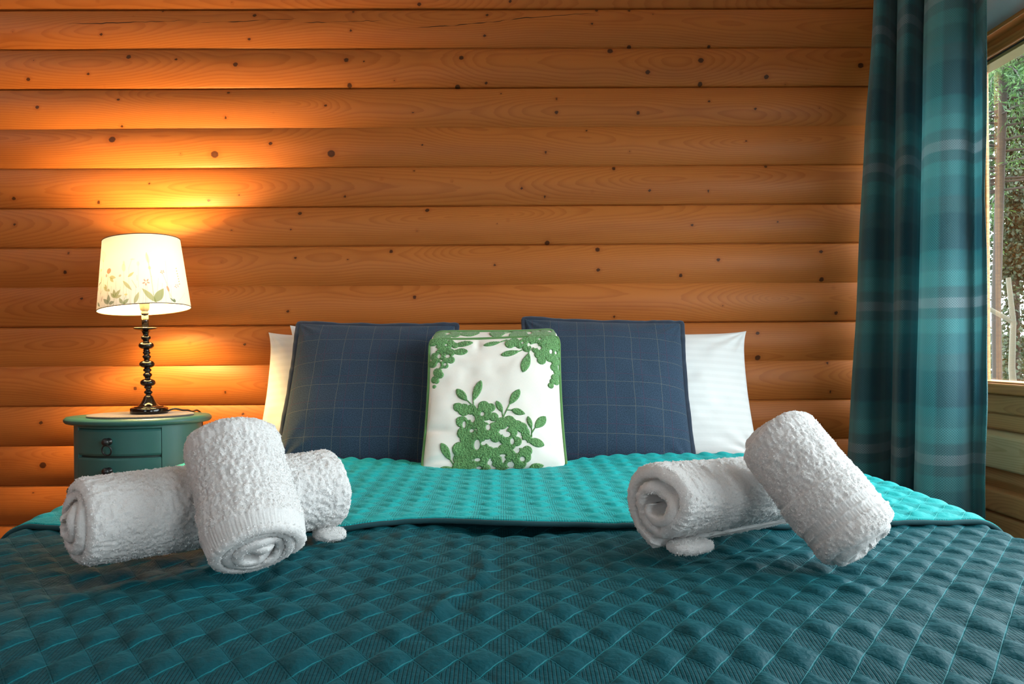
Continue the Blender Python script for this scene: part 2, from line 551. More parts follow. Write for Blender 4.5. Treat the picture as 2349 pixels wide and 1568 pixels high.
def shade_mat():
    k = NT('printed_shade_linen')
    c = k.attr('print').outputs['Color']
    u = k.uv()
    n = k.noise(u, 600, 2)
    c = k.mix(k.math('MULTIPLY', n, 0.12), c, (0.75, 0.66, 0.52))
    p = k.bsdf(c, 0.9)
    tr = k.node('ShaderNodeBsdfTranslucent', {'Color': c}).outputs[0]
    mx = k.node('ShaderNodeMixShader', {0: 0.0155}); k.t.links.new(p, mx.inputs[1]); k.t.links.new(tr, mx.inputs[2])
    return k.done(mx.outputs[0])


M['shade'] = shade_mat()


def emit(name, col, st):
    k = NT(name)
    return k.done(k.node('ShaderNodeEmission', {'Color': (*col, 1), 'Strength': st}).outputs[0])


M['bulb'] = emit('warm_bulb', (1.0, 0.66, 0.25), 1150.0)


def leaf_mat(name, a, b):
    k = NT(name)
    n = k.noise(k.obj(), 14, 2)
    c = k.mix(k.ss(n, 0.35, 0.65), a, b)
    p = k.bsdf(c, 0.6)
    tr = k.node('ShaderNodeBsdfTranslucent', {'Color': c}).outputs[0]
    mx = k.node('ShaderNodeMixShader', {0: 0.35}); k.t.links.new(p, mx.inputs[1]); k.t.links.new(tr, mx.inputs[2])
    return k.done(mx.outputs[0])


M['conifer'] = leaf_mat('conifer_green', (0.045, 0.11, 0.02), (0.014, 0.05, 0.012))
M['russet'] = leaf_mat('russet_leaf', (0.20, 0.06, 0.03), (0.12, 0.04, 0.02))
M['ivy'] = leaf_mat('ivy_leaf', (0.022, 0.045, 0.018), (0.010, 0.024, 0.010))
M['bark'] = simple('bark', (0.012, 0.0095, 0.006), 0.9)
M['twig'] = simple('pale_twig', (0.055, 0.052, 0.034), 0.9)
M['lawn'] = simple('lawn_green', (0.06, 0.07, 0.04), 0.95)
M['hedge'] = leaf_mat('hedge_green', (0.02, 0.045, 0.014), (0.01, 0.022, 0.008))

# ------------------------------------------------------------------ the room
WY, WX = 2.53, 1.33            # back wall face, right wall face
PITCH = 0.12
SEAM0 = 0.137                  # a seam height; the others follow at PITCH
XL, YF = -2.35, -2.3           # left and front walls

# knots on the back wall, by photograph position and size
KN = []
for x, y, s in [(536,12,2),(1256,22,2),(2260,28,4),(880,62,2),(1376,88,4),(725,95,1),(1905,68,3),(86,178,2),(557,195,3),(1895,173,3),(1348,218,3),(702,313,5),(958,327,3),(195,336,2),(1277,356,5),(1870,331,5),(1965,340,2),(487,405,3),(163,433,4),(566,465,1),(1885,462,5),(2128,436,2),(1234,502,3),(647,542,3),(216,586,4),(1760,575,3),(1222,638,3),(1480,612,1),(659,680,3),(2228,615,2),(615,757,7),(1465,780,4),(1165,837,8),(1790,833,8),(2278,788,2),(983,836,2),(2232,922,2),(815,993,2),(2060,968,2),(86,1072,4),(536,1093,3),(1294,1052,2),(1130,1083,3),(1862,1060,3),(1620,1152,4),(2304,1133,4)]:
    KN.append((x / 2.349, y / 2.349, s))
for x, y, s in [(400,14,3),(568,20,2),(276,87,3),(865,60,3),(1040,62,3),(1167,80,2),(838,140,3),(263,200,3),(1040,255,4),(1470,252,3),(138,319,5),(937,279,6),(488,328,1),(1137,397,5),(1422,333,6),(1422,455,5),(1638,400,2),(1775,420,5),(271,452,3),(117,470,5),(1882,453,2),(1987,382,1),(2277,362,6),(350,507,2),(648,540,3),(648,613,4),(1085,615,4),(1465,552,3),(1713,595,3),(2057,587,2),(810,707,2),(590,827,3),(1040,824,2),(1665,765,2),(957,910,4),(1776,898,3),(88,980,2),(461,1018,3),(586,1064,3),(840,1038,2),(1147,1031,3),(1462,1034,3),(295,935,1)]:
    KN.append((1000 + x / 2.349, y / 2.349, s))
for x, y, s in [(688,491,3),(980,483,4),(40,517,3),(230,463,2),(1165,506,2),(1585,518,3),(1780,510,2),(1140,515,1),(958,530,2),(670,527,2),(535,530,2),(1255,557,5),(160,581,3),(155,625,4),(898,577,4),(1370,573,5),(1135,608,3),(1645,597,4),(1880,578,4),(680,593,3),(512,601,2),(800,597,2),(1371,620,4),(1560,632,4),(1883,641,5),(952,682,4),(1910,660,2),(1915,718,4),(192,685,3),(663,714,3),(1030,670,1),(1408,727,3),(1655,700,2),(1735,764,4),(1737,820,6),(1897,833,3),(1902,898,3),(440,787,2),(540,780,1),(565,790,3),(315,890,4),(520,899,3),(100,968,4),(560,948,3),(105,1065,7),(80,1128,2)]:
    KN.append((x, y, s))
CR = [[(120,60),(270,57),(360,53),(440,50)], [(450,55),(560,53),(600,50),(690,46)], [(680,57),(780,54),(880,51)], [(880,74),(1000,66),(1130,54),(1200,45),(1290,38),(1400,30)]]


GAP = {15: 1, 14: .3, 13: 1, 12: .02, 11: .25, 10: .6, 9: .5, 8: .02, 7: 1, 6: .02, 5: .4}       # how open each seam is


def log_profile(t, bulge, lo, hi):
    """depth of a planed round log over t 0..1 with a tight seam either side"""
    b = bulge * (np.clip(1 - np.abs(2 * t - 1) ** 2.0, 0, 1))
    seam = np.exp(-(t / 0.012) ** 2) * lo + np.exp(-((1 - t) / 0.012) ** 2) * hi
    return b - seam * .012


def wall_logs(name, xs, zseams, to_world, knots, cracks, m, bulge=0.017, nt=22, kindname=None, flip=False):
    """convex horizontal logs; to_world(x, z, depth) -> (...,3)"""
    tt = np.concatenate([[0, 0.01, 0.022], np.linspace(0.05, 0.95, nt - 6), [0.978, 0.99, 1.0]])
    rows_z, rows_d, rows_i, rows_t = [], [], [], []
    for i in range(len(zseams) - 1):
        h = zseams[i + 1] - zseams[i]
        rows_z += list(zseams[i] + tt * h); rows_d += list(log_profile(tt, bulge, GAP.get(i - 1, .2), GAP.get(i, .2))); rows_i += [i] * len(tt); rows_t += list(tt)
    z = np.array(rows_z)[:, None]; d = np.array(rows_d)[:, None]; li = np.array(rows_i)[:, None]
    x = np.asarray(xs)[None, :]
    X, Z = np.broadcast_arrays(x, z)
    D = np.broadcast_to(d, X.shape) + 0.0012 * vnoise(v3(X * 3, li * 7.3 + 0 * X))
    KD = np.full(X.shape, 9.0); WV = np.zeros(X.shape)
    for kx, kz, r in knots:
        ex, ez = (X - kx) / (r * 1.15), (Z - kz) / r
        KD = np.minimum(KD, np.sqrt(ex ** 2 + ez ** 2))
        WV += np.sign(Z - kz) * -1.0 * r * 0.75 * np.exp(-((X - kx) / (4.5 * r)) ** 2) * np.exp(-np.abs(Z - kz) / (2.6 * r)) * np.tanh(np.abs(Z - kz) / (0.6 * r))
    C = np.full(X.shape, 1.0); CM = np.zeros(X.shape)
    for pl in cracks:
        pl = np.array(pl)
        zz = np.interp(X[0], pl[:, 0], pl[:, 1])
        zz = zz + 0.0016 * vnoise(v3(X[0] * 60, 0 * X[0]))
        L = pl[-1, 0] - pl[0, 0]; u = (X[0] - pl[0, 0]) / L
        msk = np.where((u > 0) & (u < 1), np.clip(4 * u * (1 - u), 0, 1) * (0.55 + 0.5 * vnoise(v3(X[0] * 35, 5 + 0 * X[0]))), 0)
        dd = Z - zz[None, :]
        near = (np.abs(dd) < np.abs(C)) & (msk[None, :] > 0) & (np.abs(dd) < 0.02)
        C = np.where(near, dd, C); CM = np.where(near, msk[None, :], CM)
    P = to_world(X, Z, D)
    seed = li * 3.37 + 0 * X
    rs = np.random.RandomState(5); offs = rs.rand(64) * 9
    wood = np.stack([X + offs[li + 0 * X.astype(int)], (Z - np.array(zseams)[li]) + WV, seed], -1)
    me = raw_mesh(name, P.reshape(-1, 3), grid_faces(*X.shape, flip=flip), None,
                  {'wood': ('FLOAT_VECTOR', wood), 'kd': ('FLOAT', KD), 'crack': ('FLOAT', C), 'crackm': ('FLOAT', CM)})
    return link(name, me, m)


seams = [SEAM0 + PITCH * i for i in range(-1, 20)]
seams[0] = 0.0
kn_w = []
for x, y, s in KN:
    p = at(x, y, WY)
    kn_w.append((p.x, p.z, (0.8 + 1.0 * s) * 0.00125))
cr_w = [[tuple(at(x, y, WY).xz) for x, y in pl] for pl in CR]
xs = np.arange(XL, WX + 0.021, 0.005)
wb = wall_logs('wall_back', xs, seams, lambda X, Z, D: np.stack([X, WY - D, Z], -1), kn_w, cr_w, M['log'], 0.0155)
wb['kind'] = 'structure'
rs = np.random.RandomState(3)
kr = [(rs.uniform(YF, WY), rs.uniform(0.1, 2.3), rs.uniform(0.003, 0.007)) for _ in range(90)]
wl = wall_logs('wall_left', np.arange(YF, WY + 0.01, 0.02), seams, lambda X, Z, D: np.stack([XL + D, X, Z], -1), kr, [], M['log'], flip=True)
wl['kind'] = 'structure'


# right wall: lower logs, window opening, back return
def prism_y(name, prof, y0, y1, m, parent=None, seedoff=0.0, knots=()):
    """profile in (x,z), extruded along y, fine enough for the wood figure"""
    prof = np.array(prof, float)
    pp = [prof[0]]
    for a, b in zip(prof[:-1], prof[1:]):
        n = max(1, int(np.linalg.norm(b - a) / 0.006))
        pp += [a + (b - a) * (i + 1) / n for i in range(n)]
    pp = np.array(pp)
    ys = np.linspace(y0, y1, max(2, int((y1 - y0) / 0.012)))
    P = np.zeros((len(pp), len(ys), 3))
    P[..., 0] = pp[:, 0:1]; P[..., 2] = pp[:, 1:2]; P[..., 1] = ys[None, :]
    arc = np.concatenate([[0], np.cumsum(np.linalg.norm(np.diff(pp, axis=0), axis=1))])[:, None] + 0 * P[..., 0]
    KD = np.full(arc.shape, 9.0)
    for ky, kz, r in knots:
        KD = np.minimum(KD, np.sqrt(((P[..., 1] - ky) / r) ** 2 + ((P[..., 2] - kz) / (r * 0.8)) ** 2))
    wood = np.stack([P[..., 1] * 1.0 + seedoff * 1.7, arc, seedoff + 0 * arc], -1)
    me = raw_mesh(name, P.reshape(-1, 3), grid_faces(*arc.shape), None,
                  {'wood': ('FLOAT_VECTOR', wood), 'kd': ('FLOAT', KD), 'crack': ('FLOAT', arc * 0 + 1), 'crackm': ('FLOAT', arc * 0)})
    return link(name, me, m, parent, smooth=False)


wr = empty('wall_right', (WX, 0, 0)); wr['kind'] = 'structure'
WIN_Y0, WIN_Y1, WIN_Z0, WIN_Z1 = 0.30, 2.47, 0.80, 1.746
# log faces under the window: each stands proud, with a bevel above and an undercut seam below
prism_y('log', [(WX + .03, .6735), (WX - .004, .656), (WX, .568), (WX + .028, .563)], YF, WY + .01, M['log_raw'], wr, 2.1, [(2.085, .585, .010), (2.10, .626, .006)])
prism_y('log', [(WX + .028, .566), (WX + .012, .536), (WX + .03, .509)], YF, WY + .01, M['log_red'], wr, 5.7)
prism_y('log', [(WX + .032, .511), (WX + .0, .506), (WX - .004, .452), (WX + .03, .446)], YF, WY + .01, M['log_red'], wr, 8.3, [(2.10, .472, .006)])
for i, z in enumerate((.33, .21, .09, -.03)):
    prism_y('log', [(WX + .03, z + .12), (WX, z + .112), (WX - .004, z + .06), (WX + .03, z + .0)], YF, WY + .01, M['log_red'], wr, 11.3 + i)
# trim boards between the sill and the first log
prism_y('trim_board', [(WX + .05, .768), (WX + .006, .768), (WX + .006, .7165), (WX + .014, .715), (WX + .010, .713), (WX + .010, .673), (WX + .05, .673)], YF, WY + .01, M['log_red'], wr, 14.2)
bm = bmesh.new()
add_box(bm, (WX + .03, YF, 0), (WX + .11, WY + .05, .80))
add_box(bm, (WX + .03, WIN_Y1, .80), (WX + .11, WY + .05, 1.76))
add_box(bm, (WX + .03, YF, .80), (WX + .11, -1.75, 1.76))
add_box(bm, (WX + .03, -.35, .80), (WX + .11, WIN_Y0, 1.76))
add_box(bm, (WX + .03, YF, 1.74), (WX + .16, WY + .05, 1.95))
bm_obj('log_core', bm, M['log_red'], wr)
# the corner return behind the curtain and the piers beside the windows
prism_y('log', [(WX + .03, .8), (WX, .83), (WX, 1.73), (WX + .03, 1.75)], WIN_Y1, WY + .01, M['log_red'], wr, 3.3)
prism_y('log', [(WX + .03, .8), (WX, .83), (WX, 1.73), (WX + .03, 1.75)], -.35, WIN_Y0, M['log_red'], wr, 4.3)


def window(nm, y0, y1, mull):
    w = empty(nm, (WX, y0, WIN_Z0)); w['kind'] = 'structure'
    z0, z1 = WIN_Z0, WIN_Z1
    fx = WX
    bm = bmesh.new()   # sill rail and its nosing
    add_box(bm, (fx - .012, y0 - .03, .770), (fx + .10, y1 + .03, .7985), .004)
    add_box(bm, (fx - .006, y0 - .03, .7985), (fx + .055, y1 + .03, .803), .0015)
    bm_obj('sill', bm, M['frame'], w)
    bm = bmesh.new()   # head: stepped trims
    add_box(bm, (fx - .012, y0 - .03, z1 - .013), (fx + .10, y1 + .03, z1), .002)
    add_box(bm, (fx + .022, y0, z1 - .034), (fx + .10, y1, z1 - .012), .001)
    add_box(bm, (fx + .008, y0, z1 - .060), (fx + .07, y1, z1 - .033), .004)
    bm_obj('head', bm, M['frame'], w)
    box_obj('gasket', (fx + .018, y0, z1 - .066), (fx + .07, y1, z1 - .0595), M['gasket'], w)
    bm = bmesh.new()
    add_box(bm, (fx + .016, y0, z1 - .0745), (fx + .06, y1, z1 - .0655), .001)
    bm_obj('glazing_bead', bm, M['brass_bead'], w)
    # far jamb: white reveal, dark gasket, wooden stile
    box_obj('jamb', (fx - .004, y1 - .012, z0), (fx + .10, y1 + .03, z1), M['white_paint'], w)
    bm = bmesh.new()
    for yy in mull:
        add_box(bm, (fx + .042, yy - .006, z0), (fx + .052, yy + .005, z1 - .07), .002)
    add_box(bm, (fx + .048, y0, z0), (fx + .075, y0 + .04, z1 - .07), .002)
    bm_obj('stile', bm, M['frame'], w)
    bm = bmesh.new()
    for yy in mull:
        add_box(bm, (fx + .041, yy + .005, z0), (fx + .050, yy + .010, z1 - .07))
    bm_obj('gasket', bm, M['gasket'], w)
    box_obj('outer_jamb', (fx + .085, y1 + .002, z0 - .05), (fx + .132, y1 + .05, z1 + .02), M['white_paint'], w)
    box_obj('pane', (fx + .062, y0, z0), (fx + .066, y1, z1 - .07), M['glass'], w)
    return w


window('window_1', WIN_Y0, WIN_Y1, [2.328, 1.62, .93])
window('window_2', -1.75, -.35, [-1.05])

# ceiling: flat in the middle, falling to the side walls
bm = bmesh.new()
prof = [(WX + .16, 1.71), (WX + .01, 1.752), (0.80, 2.47), (XL + .55, 2.47), (XL - .05, 1.95)]
prof = [(WX + .16, 1.76 - .01), (WX + .02, 1.752), (WX - .50, 2.47), (XL, 2.47)]
outer = [(XL, 2.55), (WX - .46, 2.55), (WX + .16, 1.90)]
ring = prof + outer
fv = []
for y in (YF - .02, WY + .05):
    fv.append([bm.verts.new((x, y, z)) for x, z in ring])
n = len(ring)
for i in range(n):
    bm.faces.new((fv[0][i], fv[0][(i + 1) % n], fv[1][(i + 1) % n], fv[1][i]))
bm.faces.new(fv[0]); bm.faces.new(fv[1][::-1])
c = bm_obj('ceiling', bm, M['plaster']); c['kind'] = 'structure'
c = box_obj('floor', (XL - .05, YF - .05, -.08), (WX + .16, WY + .06, 0), M['floorwood']); c['kind'] = 'structure'
bm = bmesh.new()
add_box(bm, (XL - .1, YF - .15, 0), (WX + .16, YF, 1.0))
add_box(bm, (XL - .1, YF - .15, 2.05), (WX + .16, YF, 2.5))
add_box(bm, (XL - .1, YF - .15, 1.0), (-1.40, YF, 2.05))
add_box(bm, (-.60, YF - .15, 1.0), (WX + .16, YF, 2.05))
c = bm_obj('wall_front', bm, M['log_red']); c['kind'] = 'structure'
w3 = empty('fill_window', (-1.0, YF, 1.0)); w3['kind'] = 'structure'  # unseen window, added for frontal fill and light on the right wall
bm = bmesh.new()
for x in (-1.40, -1.03, -.66): add_box(bm, (x, YF - .08, 1.0), (x + .06, YF - .02, 2.05))
add_box(bm, (-1.40, YF - .08, 1.0), (-.60, YF - .02, 1.06)); add_box(bm, (-1.40, YF - .08, 1.99), (-.60, YF - .02, 2.05))
bm_obj('stile', bm, M['frame'], w3)
box_obj('pane', (-1.39, YF - .052, 1.01), (-.61, YF - .048, 2.04), M['glass'], w3)

# ------------------------------------------------------------------ bed
MX, MY0, MY1 = 0.775, 0.73, 2.485
bed = tag(empty('bed', (0, 1.5, 0)), 'wide double bed with white fitted sheet under teal bedspread against the log wall', 'bed')
box_obj('base', (-MX, MY0, .06), (MX, MY1, .30), M['divan'], bed, .012)
for sx in (-1, 1):
    for y in (MY0 + .1, MY1 - .1):
        grid_obj('leg', lathe([(0, 0), (.025, 0), (.03, .005), (.028, .06), (0, .06)], 20, c=(sx * (MX - .1), y, 0)), M['black_iron'], bed, cu=True)
mat_ = box_obj('mattress', (-MX, MY0, .30), (MX, MY1, .56), M['divan'], bed, .03)
bm = bmesh.new(); add_box(bm, (-MX - .003, MY0 - .003, .40), (MX + .003, MY1 + .003, .566), .035)
bm_obj('fitted_sheet', bm, M['sheet'], bed, smooth=True)

# bedspread -----------------------------------------------------------
ZT = .606
SIDE_R, SIDE_X = .055, .778


def side_profile(u):
    """arc length across the bed -> (x, drop)"""
    a = np.abs(u); s = np.sign(u)
    q = SIDE_R * PI / 2
    th = np.clip((a - SIDE_X) / SIDE_R, 0, PI / 2)
    x = np.minimum(a, SIDE_X) + SIDE_R * np.sin(th) + 0.02 * np.clip(a - SIDE_X - q, 0, None)
    d = SIDE_R * (1 - np.cos(th)) + np.clip(a - SIDE_X - q, 0, None)
    return s * x, d


def foot_profile(v):
    """arc length from Y=1.0 towards the foot (v negative towards foot) -> (y, drop)"""
    s = np.linspace(0, 0.9, 1801)
    R1 = 1.15
    ang = np.where(s < .30, s / R1, .30 / R1 + (s - .30) / .08)
    ang = np.minimum(ang, PI / 2)
    ds = s[1] - s[0]
    yy = 1.0 - np.concatenate([[0], np.cumsum(np.cos(ang[:-1]) * ds)])
    dd = np.concatenate([[0], np.cumsum(np.sin(ang[:-1]) * ds)])
    t = np.clip(-v, 0, None)
    y = np.where(v >= 0, 1.0 + v, np.interp(t, s, yy))
    return y, np.interp(t, s, dd)


def puff(U, V, plain=.0045, rib=.0008):
    a = U / PU + V / PV; b = U / PU - V / PV
    fa = np.abs(a - np.floor(a) - .5) * 2; fb = np.abs(b - np.floor(b) - .5) * 2
    par = (np.floor(a) + np.floor(b)) % 2
    sh = ((1 - fa ** 2.2) * (1 - fb ** 2.2)) ** .6
    k = .75 + .5 * (vnoise(v3(np.floor(a), np.floor(b))) * .5 + .5)
    return np.where(par < .5, plain * k, rib) * sh


def bed_waves(X, Y):
    w = .004 * vnoise(v3(X * 3.1, Y * 3.1, .3)) + .0022 * vnoise(v3(X * 9, Y * 7, 1.3))
    return w


ROLLS = [((-.540, 1.068), (-.268, 1.296)), ((.218, 1.152), (.472, 1.304)), ((-.312, 1.040), (-.33, 1.07)), ((.468, 1.055), (.45, 1.10))]


def pressed(X, Y):
    d = 0 * X
    for (x0, y0), (x1, y1) in ROLLS:
        dx, dy = x1 - x0, y1 - y0
        t = np.clip(((X - x0) * dx + (Y - y0) * dy) / (dx * dx + dy * dy), 0, 1)
        d = np.maximum(d, np.exp(-(np.hypot(X - x0 - t * dx, Y - y0 - t * dy) / .042) ** 2))
    return d


def lip_y(x):
    return sum(lip_knots(x + o) for o in np.linspace(-.06, .06, 13)) / 13


def lip_knots(x):
    return np.interp(x, [-.95, -.85, -.6, -.4, -.26, -.19, -.14, -.06, 0, .05, .12, .3, .5, .85, .95], [1.40, 1.39, 1.36, 1.335, 1.335, 1.352, 1.374, 1.345, 1.318, 1.32, 1.338, 1.345, 1.35, 1.355, 1.36])


spread = tag(empty('bedspread', (0, 1.3, ZT)), 'teal diamond quilted velvet bedspread with its turquoise top turned back across the bed', 'bedspread')
du = .0036
us = np.arange(-1.10, 1.1001, du)
vs = np.arange(.62, -.66, -du)
U, V = np.meshgrid(us, vs)
SX, SD = side_profile(U); FY, FD = foot_profile(V)
Xq, Yq = SX, FY
H = puff(U, V) + bed_waves(Xq, Yq)
H -= .016 * np.exp(-((Xq - .015) / .085) ** 2) * np.exp(-((Yq - 1.345) / .05) ** 2)     # the sag that opens the dark gap
H -= .010 * sstep(lip_y(Xq) - .01, lip_y(Xq) + .06, Yq)
# a long pinched crease down the middle near the fold
cx = -.055 + .03 * np.sin((Yq - 1.0) * 14)
H += .004 * np.exp(-((Xq - cx) / .010) ** 2) * sstep(.86, .95, Yq) * (1 - sstep(1.16, 1.24, Yq))
H -= .003 * np.exp(-((Xq - cx - .02) / .012) ** 2) * sstep(.86, .95, Yq) * (1 - sstep(1.16, 1.24, Yq))
H -= .009 * pressed(Xq, Yq)
H += .0012 * vnoise(v3(Xq * 45, Yq * 38, 2.2))
nx = SIDE_R and np.where(np.abs(U) > SIDE_X, np.sign(U) * np.sin(np.clip((np.abs(U) - SIDE_X) / SIDE_R, 0, PI / 2)), 0)
nz = np.sqrt(1 - nx ** 2)
P = np.stack([Xq + H * nx, Yq, ZT - SD - FD + H * nz], -1)
grid_obj('main_panel', P, M['quilt'], spread, flip=True, uv=np.stack([U, V], -1))['label'] = 'dark teal velvet main panel'

# turned-back band with its rolled lip
vb = np.arange(0, 1.0001, 1 / 236.)
Ub, T = np.meshgrid(us, vb)
SXb, SDb = side_profile(Ub)
top_y = 2.108 - .108 * np.exp(-((SXb + .02) / .17) ** 2) + .006 * vnoise(v3(SXb * 8, 0 * SXb))
ly = lip_y(SXb) + .002 * vnoise(v3(SXb * 22, 3 + 0 * SXb))
Yb = ly + (top_y - ly) * T
Hb = puff(Ub, Yb, .0044, .0008) * sstep(.0, .05, T) + bed_waves(SXb, Yb) + .012
Hb += .010 * sstep(1.95, 2.16, Yb) * (1 - sstep(.55, .7, np.abs(SXb))) * (1 - .8 * np.exp(-((SXb + .02) / .2) ** 2))
Hb -= .012 * np.exp(-((SXb + .02) / .22) ** 2) * sstep(1.85, 2.05, Yb)
Hb += .006 * np.exp(-((SXb - .0) / .16) ** 2) * np.exp(-((Yb - 1.34) / .09) ** 2)
Hb -= .012 * pressed(SXb, Yb)
Hb += .0009 * vnoise(v3(SXb * 45, Yb * 38, 7.2))
nxb = np.where(np.abs(Ub) > SIDE_X, np.sign(Ub) * np.sin(np.clip((np.abs(Ub) - SIDE_X) / SIDE_R, 0, PI / 2)), 0)
nzb = np.sqrt(1 - nxb ** 2)


def band_pts(y, h):
    return np.stack([SXb[0] + h * nxb[0], y, ZT - SDb[0] + h * nzb[0]], -1)


rows = []
h0, h1 = Hb[0], Hb[-1]
for dy, dh in ((.05, -.010), (.012, -.0105), (.002, -.0085), (-.002, -.005), (.0, -.0015)):
    rows.append(band_pts(ly[0] + dy, h0 + dh))
Pb = np.stack([SXb + Hb * nxb, Yb, ZT - SDb + Hb * nzb], -1)
tail = []
for dy, dh in ((.003, -.003), (.004, -.008), (.0, -.015), (-.02, -.022), (-.06, -.024)):
    tail.append(band_pts(top_y[-1] + dy, h1 + dh))
Pall = np.concatenate([np.array(rows), Pb, np.array(tail)], 0)
UVb = np.stack([Ub, Yb + .012], -1)
UVa = np.concatenate([np.repeat(UVb[:1], 5, 0), UVb, np.repeat(UVb[-1:], 5, 0)], 0)
grid_obj('turned_back_panel', Pall, M['quilt_back'], spread, uv=UVa)['label'] = 'lighter turquoise turned-back top'
# bound edge along the lip
lipc = np.stack([SXb[0] + (h0 - .005) * nxb[0], ly[0] - .003, ZT - SDb[0] + (h0 - .0055) * nzb[0]], -1)
grid_obj('binding', tube(lipc, .0042, 10), M['binding'], spread, cu=True)

# ------------------------------------------------------------------ cushions and pillows


def frame_of(bot, top, yawdeg=0.0):
    """local frame: x width, y up the cushion, z out of its front"""
    bot = np.array(bot, float); top = np.array(top, float)
    y = top - bot; H_ = np.linalg.norm(y); y /= H_
    x = np.array([math.cos(rad(yawdeg)), math.sin(rad(yawdeg)), 0.0]); x -= y * (x @ y); x /= np.linalg.norm(x)
    z = np.cross(x, y)
    return (bot + top) / 2, np.stack([x, y, z]), H_


def to_frame(L, fr):
    return fr[0] + L @ fr[1]


def pillow_surface(n, w, h, T, pinch=.05, pw=2.2, seed=0, wrinkle=.004, round_=0.0, ear=0.0, sag=.0, mirror=False):
    """front sheet (n,n,3) in local coordinates, z >= 0"""
    g = np.sin(np.linspace(-1, 1, n) * PI / 2 * .93) / math.sin(PI / 2 * .93)
    u, v = np.meshgrid(g, g)
    x = u * (1 - pinch * (1 - v ** 2) * np.abs(u) ** 1.5)
    y = v * (1 - pinch * (1 - u ** 2) * np.abs(v) ** 1.5)
    if ear:
        e = (np.abs(u) * np.abs(v)) ** 8
        x = x * (1 + ear * e); y = y * (1 + ear * e)
    t = ((1 - np.abs(u) ** pw) * (1 - np.abs(v) ** pw))
    t = np.clip(t, 0, 1) ** .55
    t = t * (1 + sag * -v)
    s = -1 if mirror else 1
    wr = wrinkle * (vnoise(v3(u * 2.6 + seed, v * 2.6, seed * 1.7 + s)) + .5 * vnoise(v3(u * 6 + seed, v * 5, seed + 3.1 + s)))
    # tension folds running in from the corners
    ang = np.arctan2(1 - np.abs(v), 1 - np.abs(u)); rr = np.hypot(1 - np.abs(v), 1 - np.abs(u))
    wr += wrinkle * .8 * np.sin(ang * 11 + seed) * np.exp(-(rr / .38) ** 2) * sstep(.0, .12, rr)
    z = s * (T / 2 * t + wr * np.clip(t * 3, 0, 1))
    return np.stack([x * w / 2, y * h / 2, z], -1), u, v


def pillow_obj(name, fr, w, h, T, m, parent, n=110, uvscale=True, **kw):
    Fp, u, v = pillow_surface(n, w, h, T, **kw)
    Bp, _, _ = pillow_surface(n, w, h, T, mirror=True, **kw)
    Fp[0, :, 2] = Fp[-1, :, 2] = 0; Fp[:, 0, 2] = Fp[:, -1, 2] = 0
    idx = np.arange(n * n).reshape(n, n)
    bidx = idx + n * n
    bidx[0, :] = idx[0, :]; bidx[-1, :] = idx[-1, :]; bidx[:, 0] = idx[:, 0]; bidx[:, -1] = idx[:, -1]
    used = np.zeros(2 * n * n, bool); used[idx] = True; used[bidx] = True
    rem = np.cumsum(used) - 1
    q1 = np.stack([idx[:-1, :-1], idx[:-1, 1:], idx[1:, 1:], idx[1:, :-1]], -1).reshape(-1, 4)
    q2 = np.stack([bidx[:-1, :-1], bidx[1:, :-1], bidx[1:, 1:], bidx[:-1, 1:]], -1).reshape(-1, 4)
    L = np.concatenate([Fp.reshape(-1, 3), Bp.reshape(-1, 3)])[used]
    uv = L[:, :2].copy()
    me = raw_mesh(name, to_frame(L, fr), rem[np.concatenate([q1, q2])], uv)
    rim = np.concatenate([Fp[0, :-1], Fp[:-1, -1], Fp[-1, :0:-1], Fp[:0:-1, 0]])
    return link(name, me, m, parent), Fp, rim


def cushion_root(name, label, cat, fr, h, group=None):
    b = fr[0] - fr[1][1] * h / 2
    return tag(empty(name, b), label, cat, group)


# white pillows
for lab, bot, top, w, h, T, yaw, seed in (
        ('white striped cotton pillow at the left, lamplit, directly behind the left navy cushion', (-.410, 2.29, .600), (-.405, 2.448, .945), .545, None, .09, 0, 3),
        ('white pillow farthest back at left, only a corner showing above the lamplit pillow', (-.392, 2.452, .600), (-.390, 2.478, .968), .465, None, .034, 0, 8),
        ('white striped cotton pillow at the right behind the right navy cushion', (.435, 2.29, .600), (.440, 2.448, .945), .555, None, .09, 0, 5)):
    fr = frame_of(bot, top, yaw); h = fr[2]
    r = cushion_root('pillow', lab, 'pillow', fr, h, 'white pillows at the head of the bed')
    pillow_obj('pillowcase', fr, w, h, T, M['pillow'], r, seed=seed, pinch=.035, wrinkle=.005, ear=.035, sag=.12)

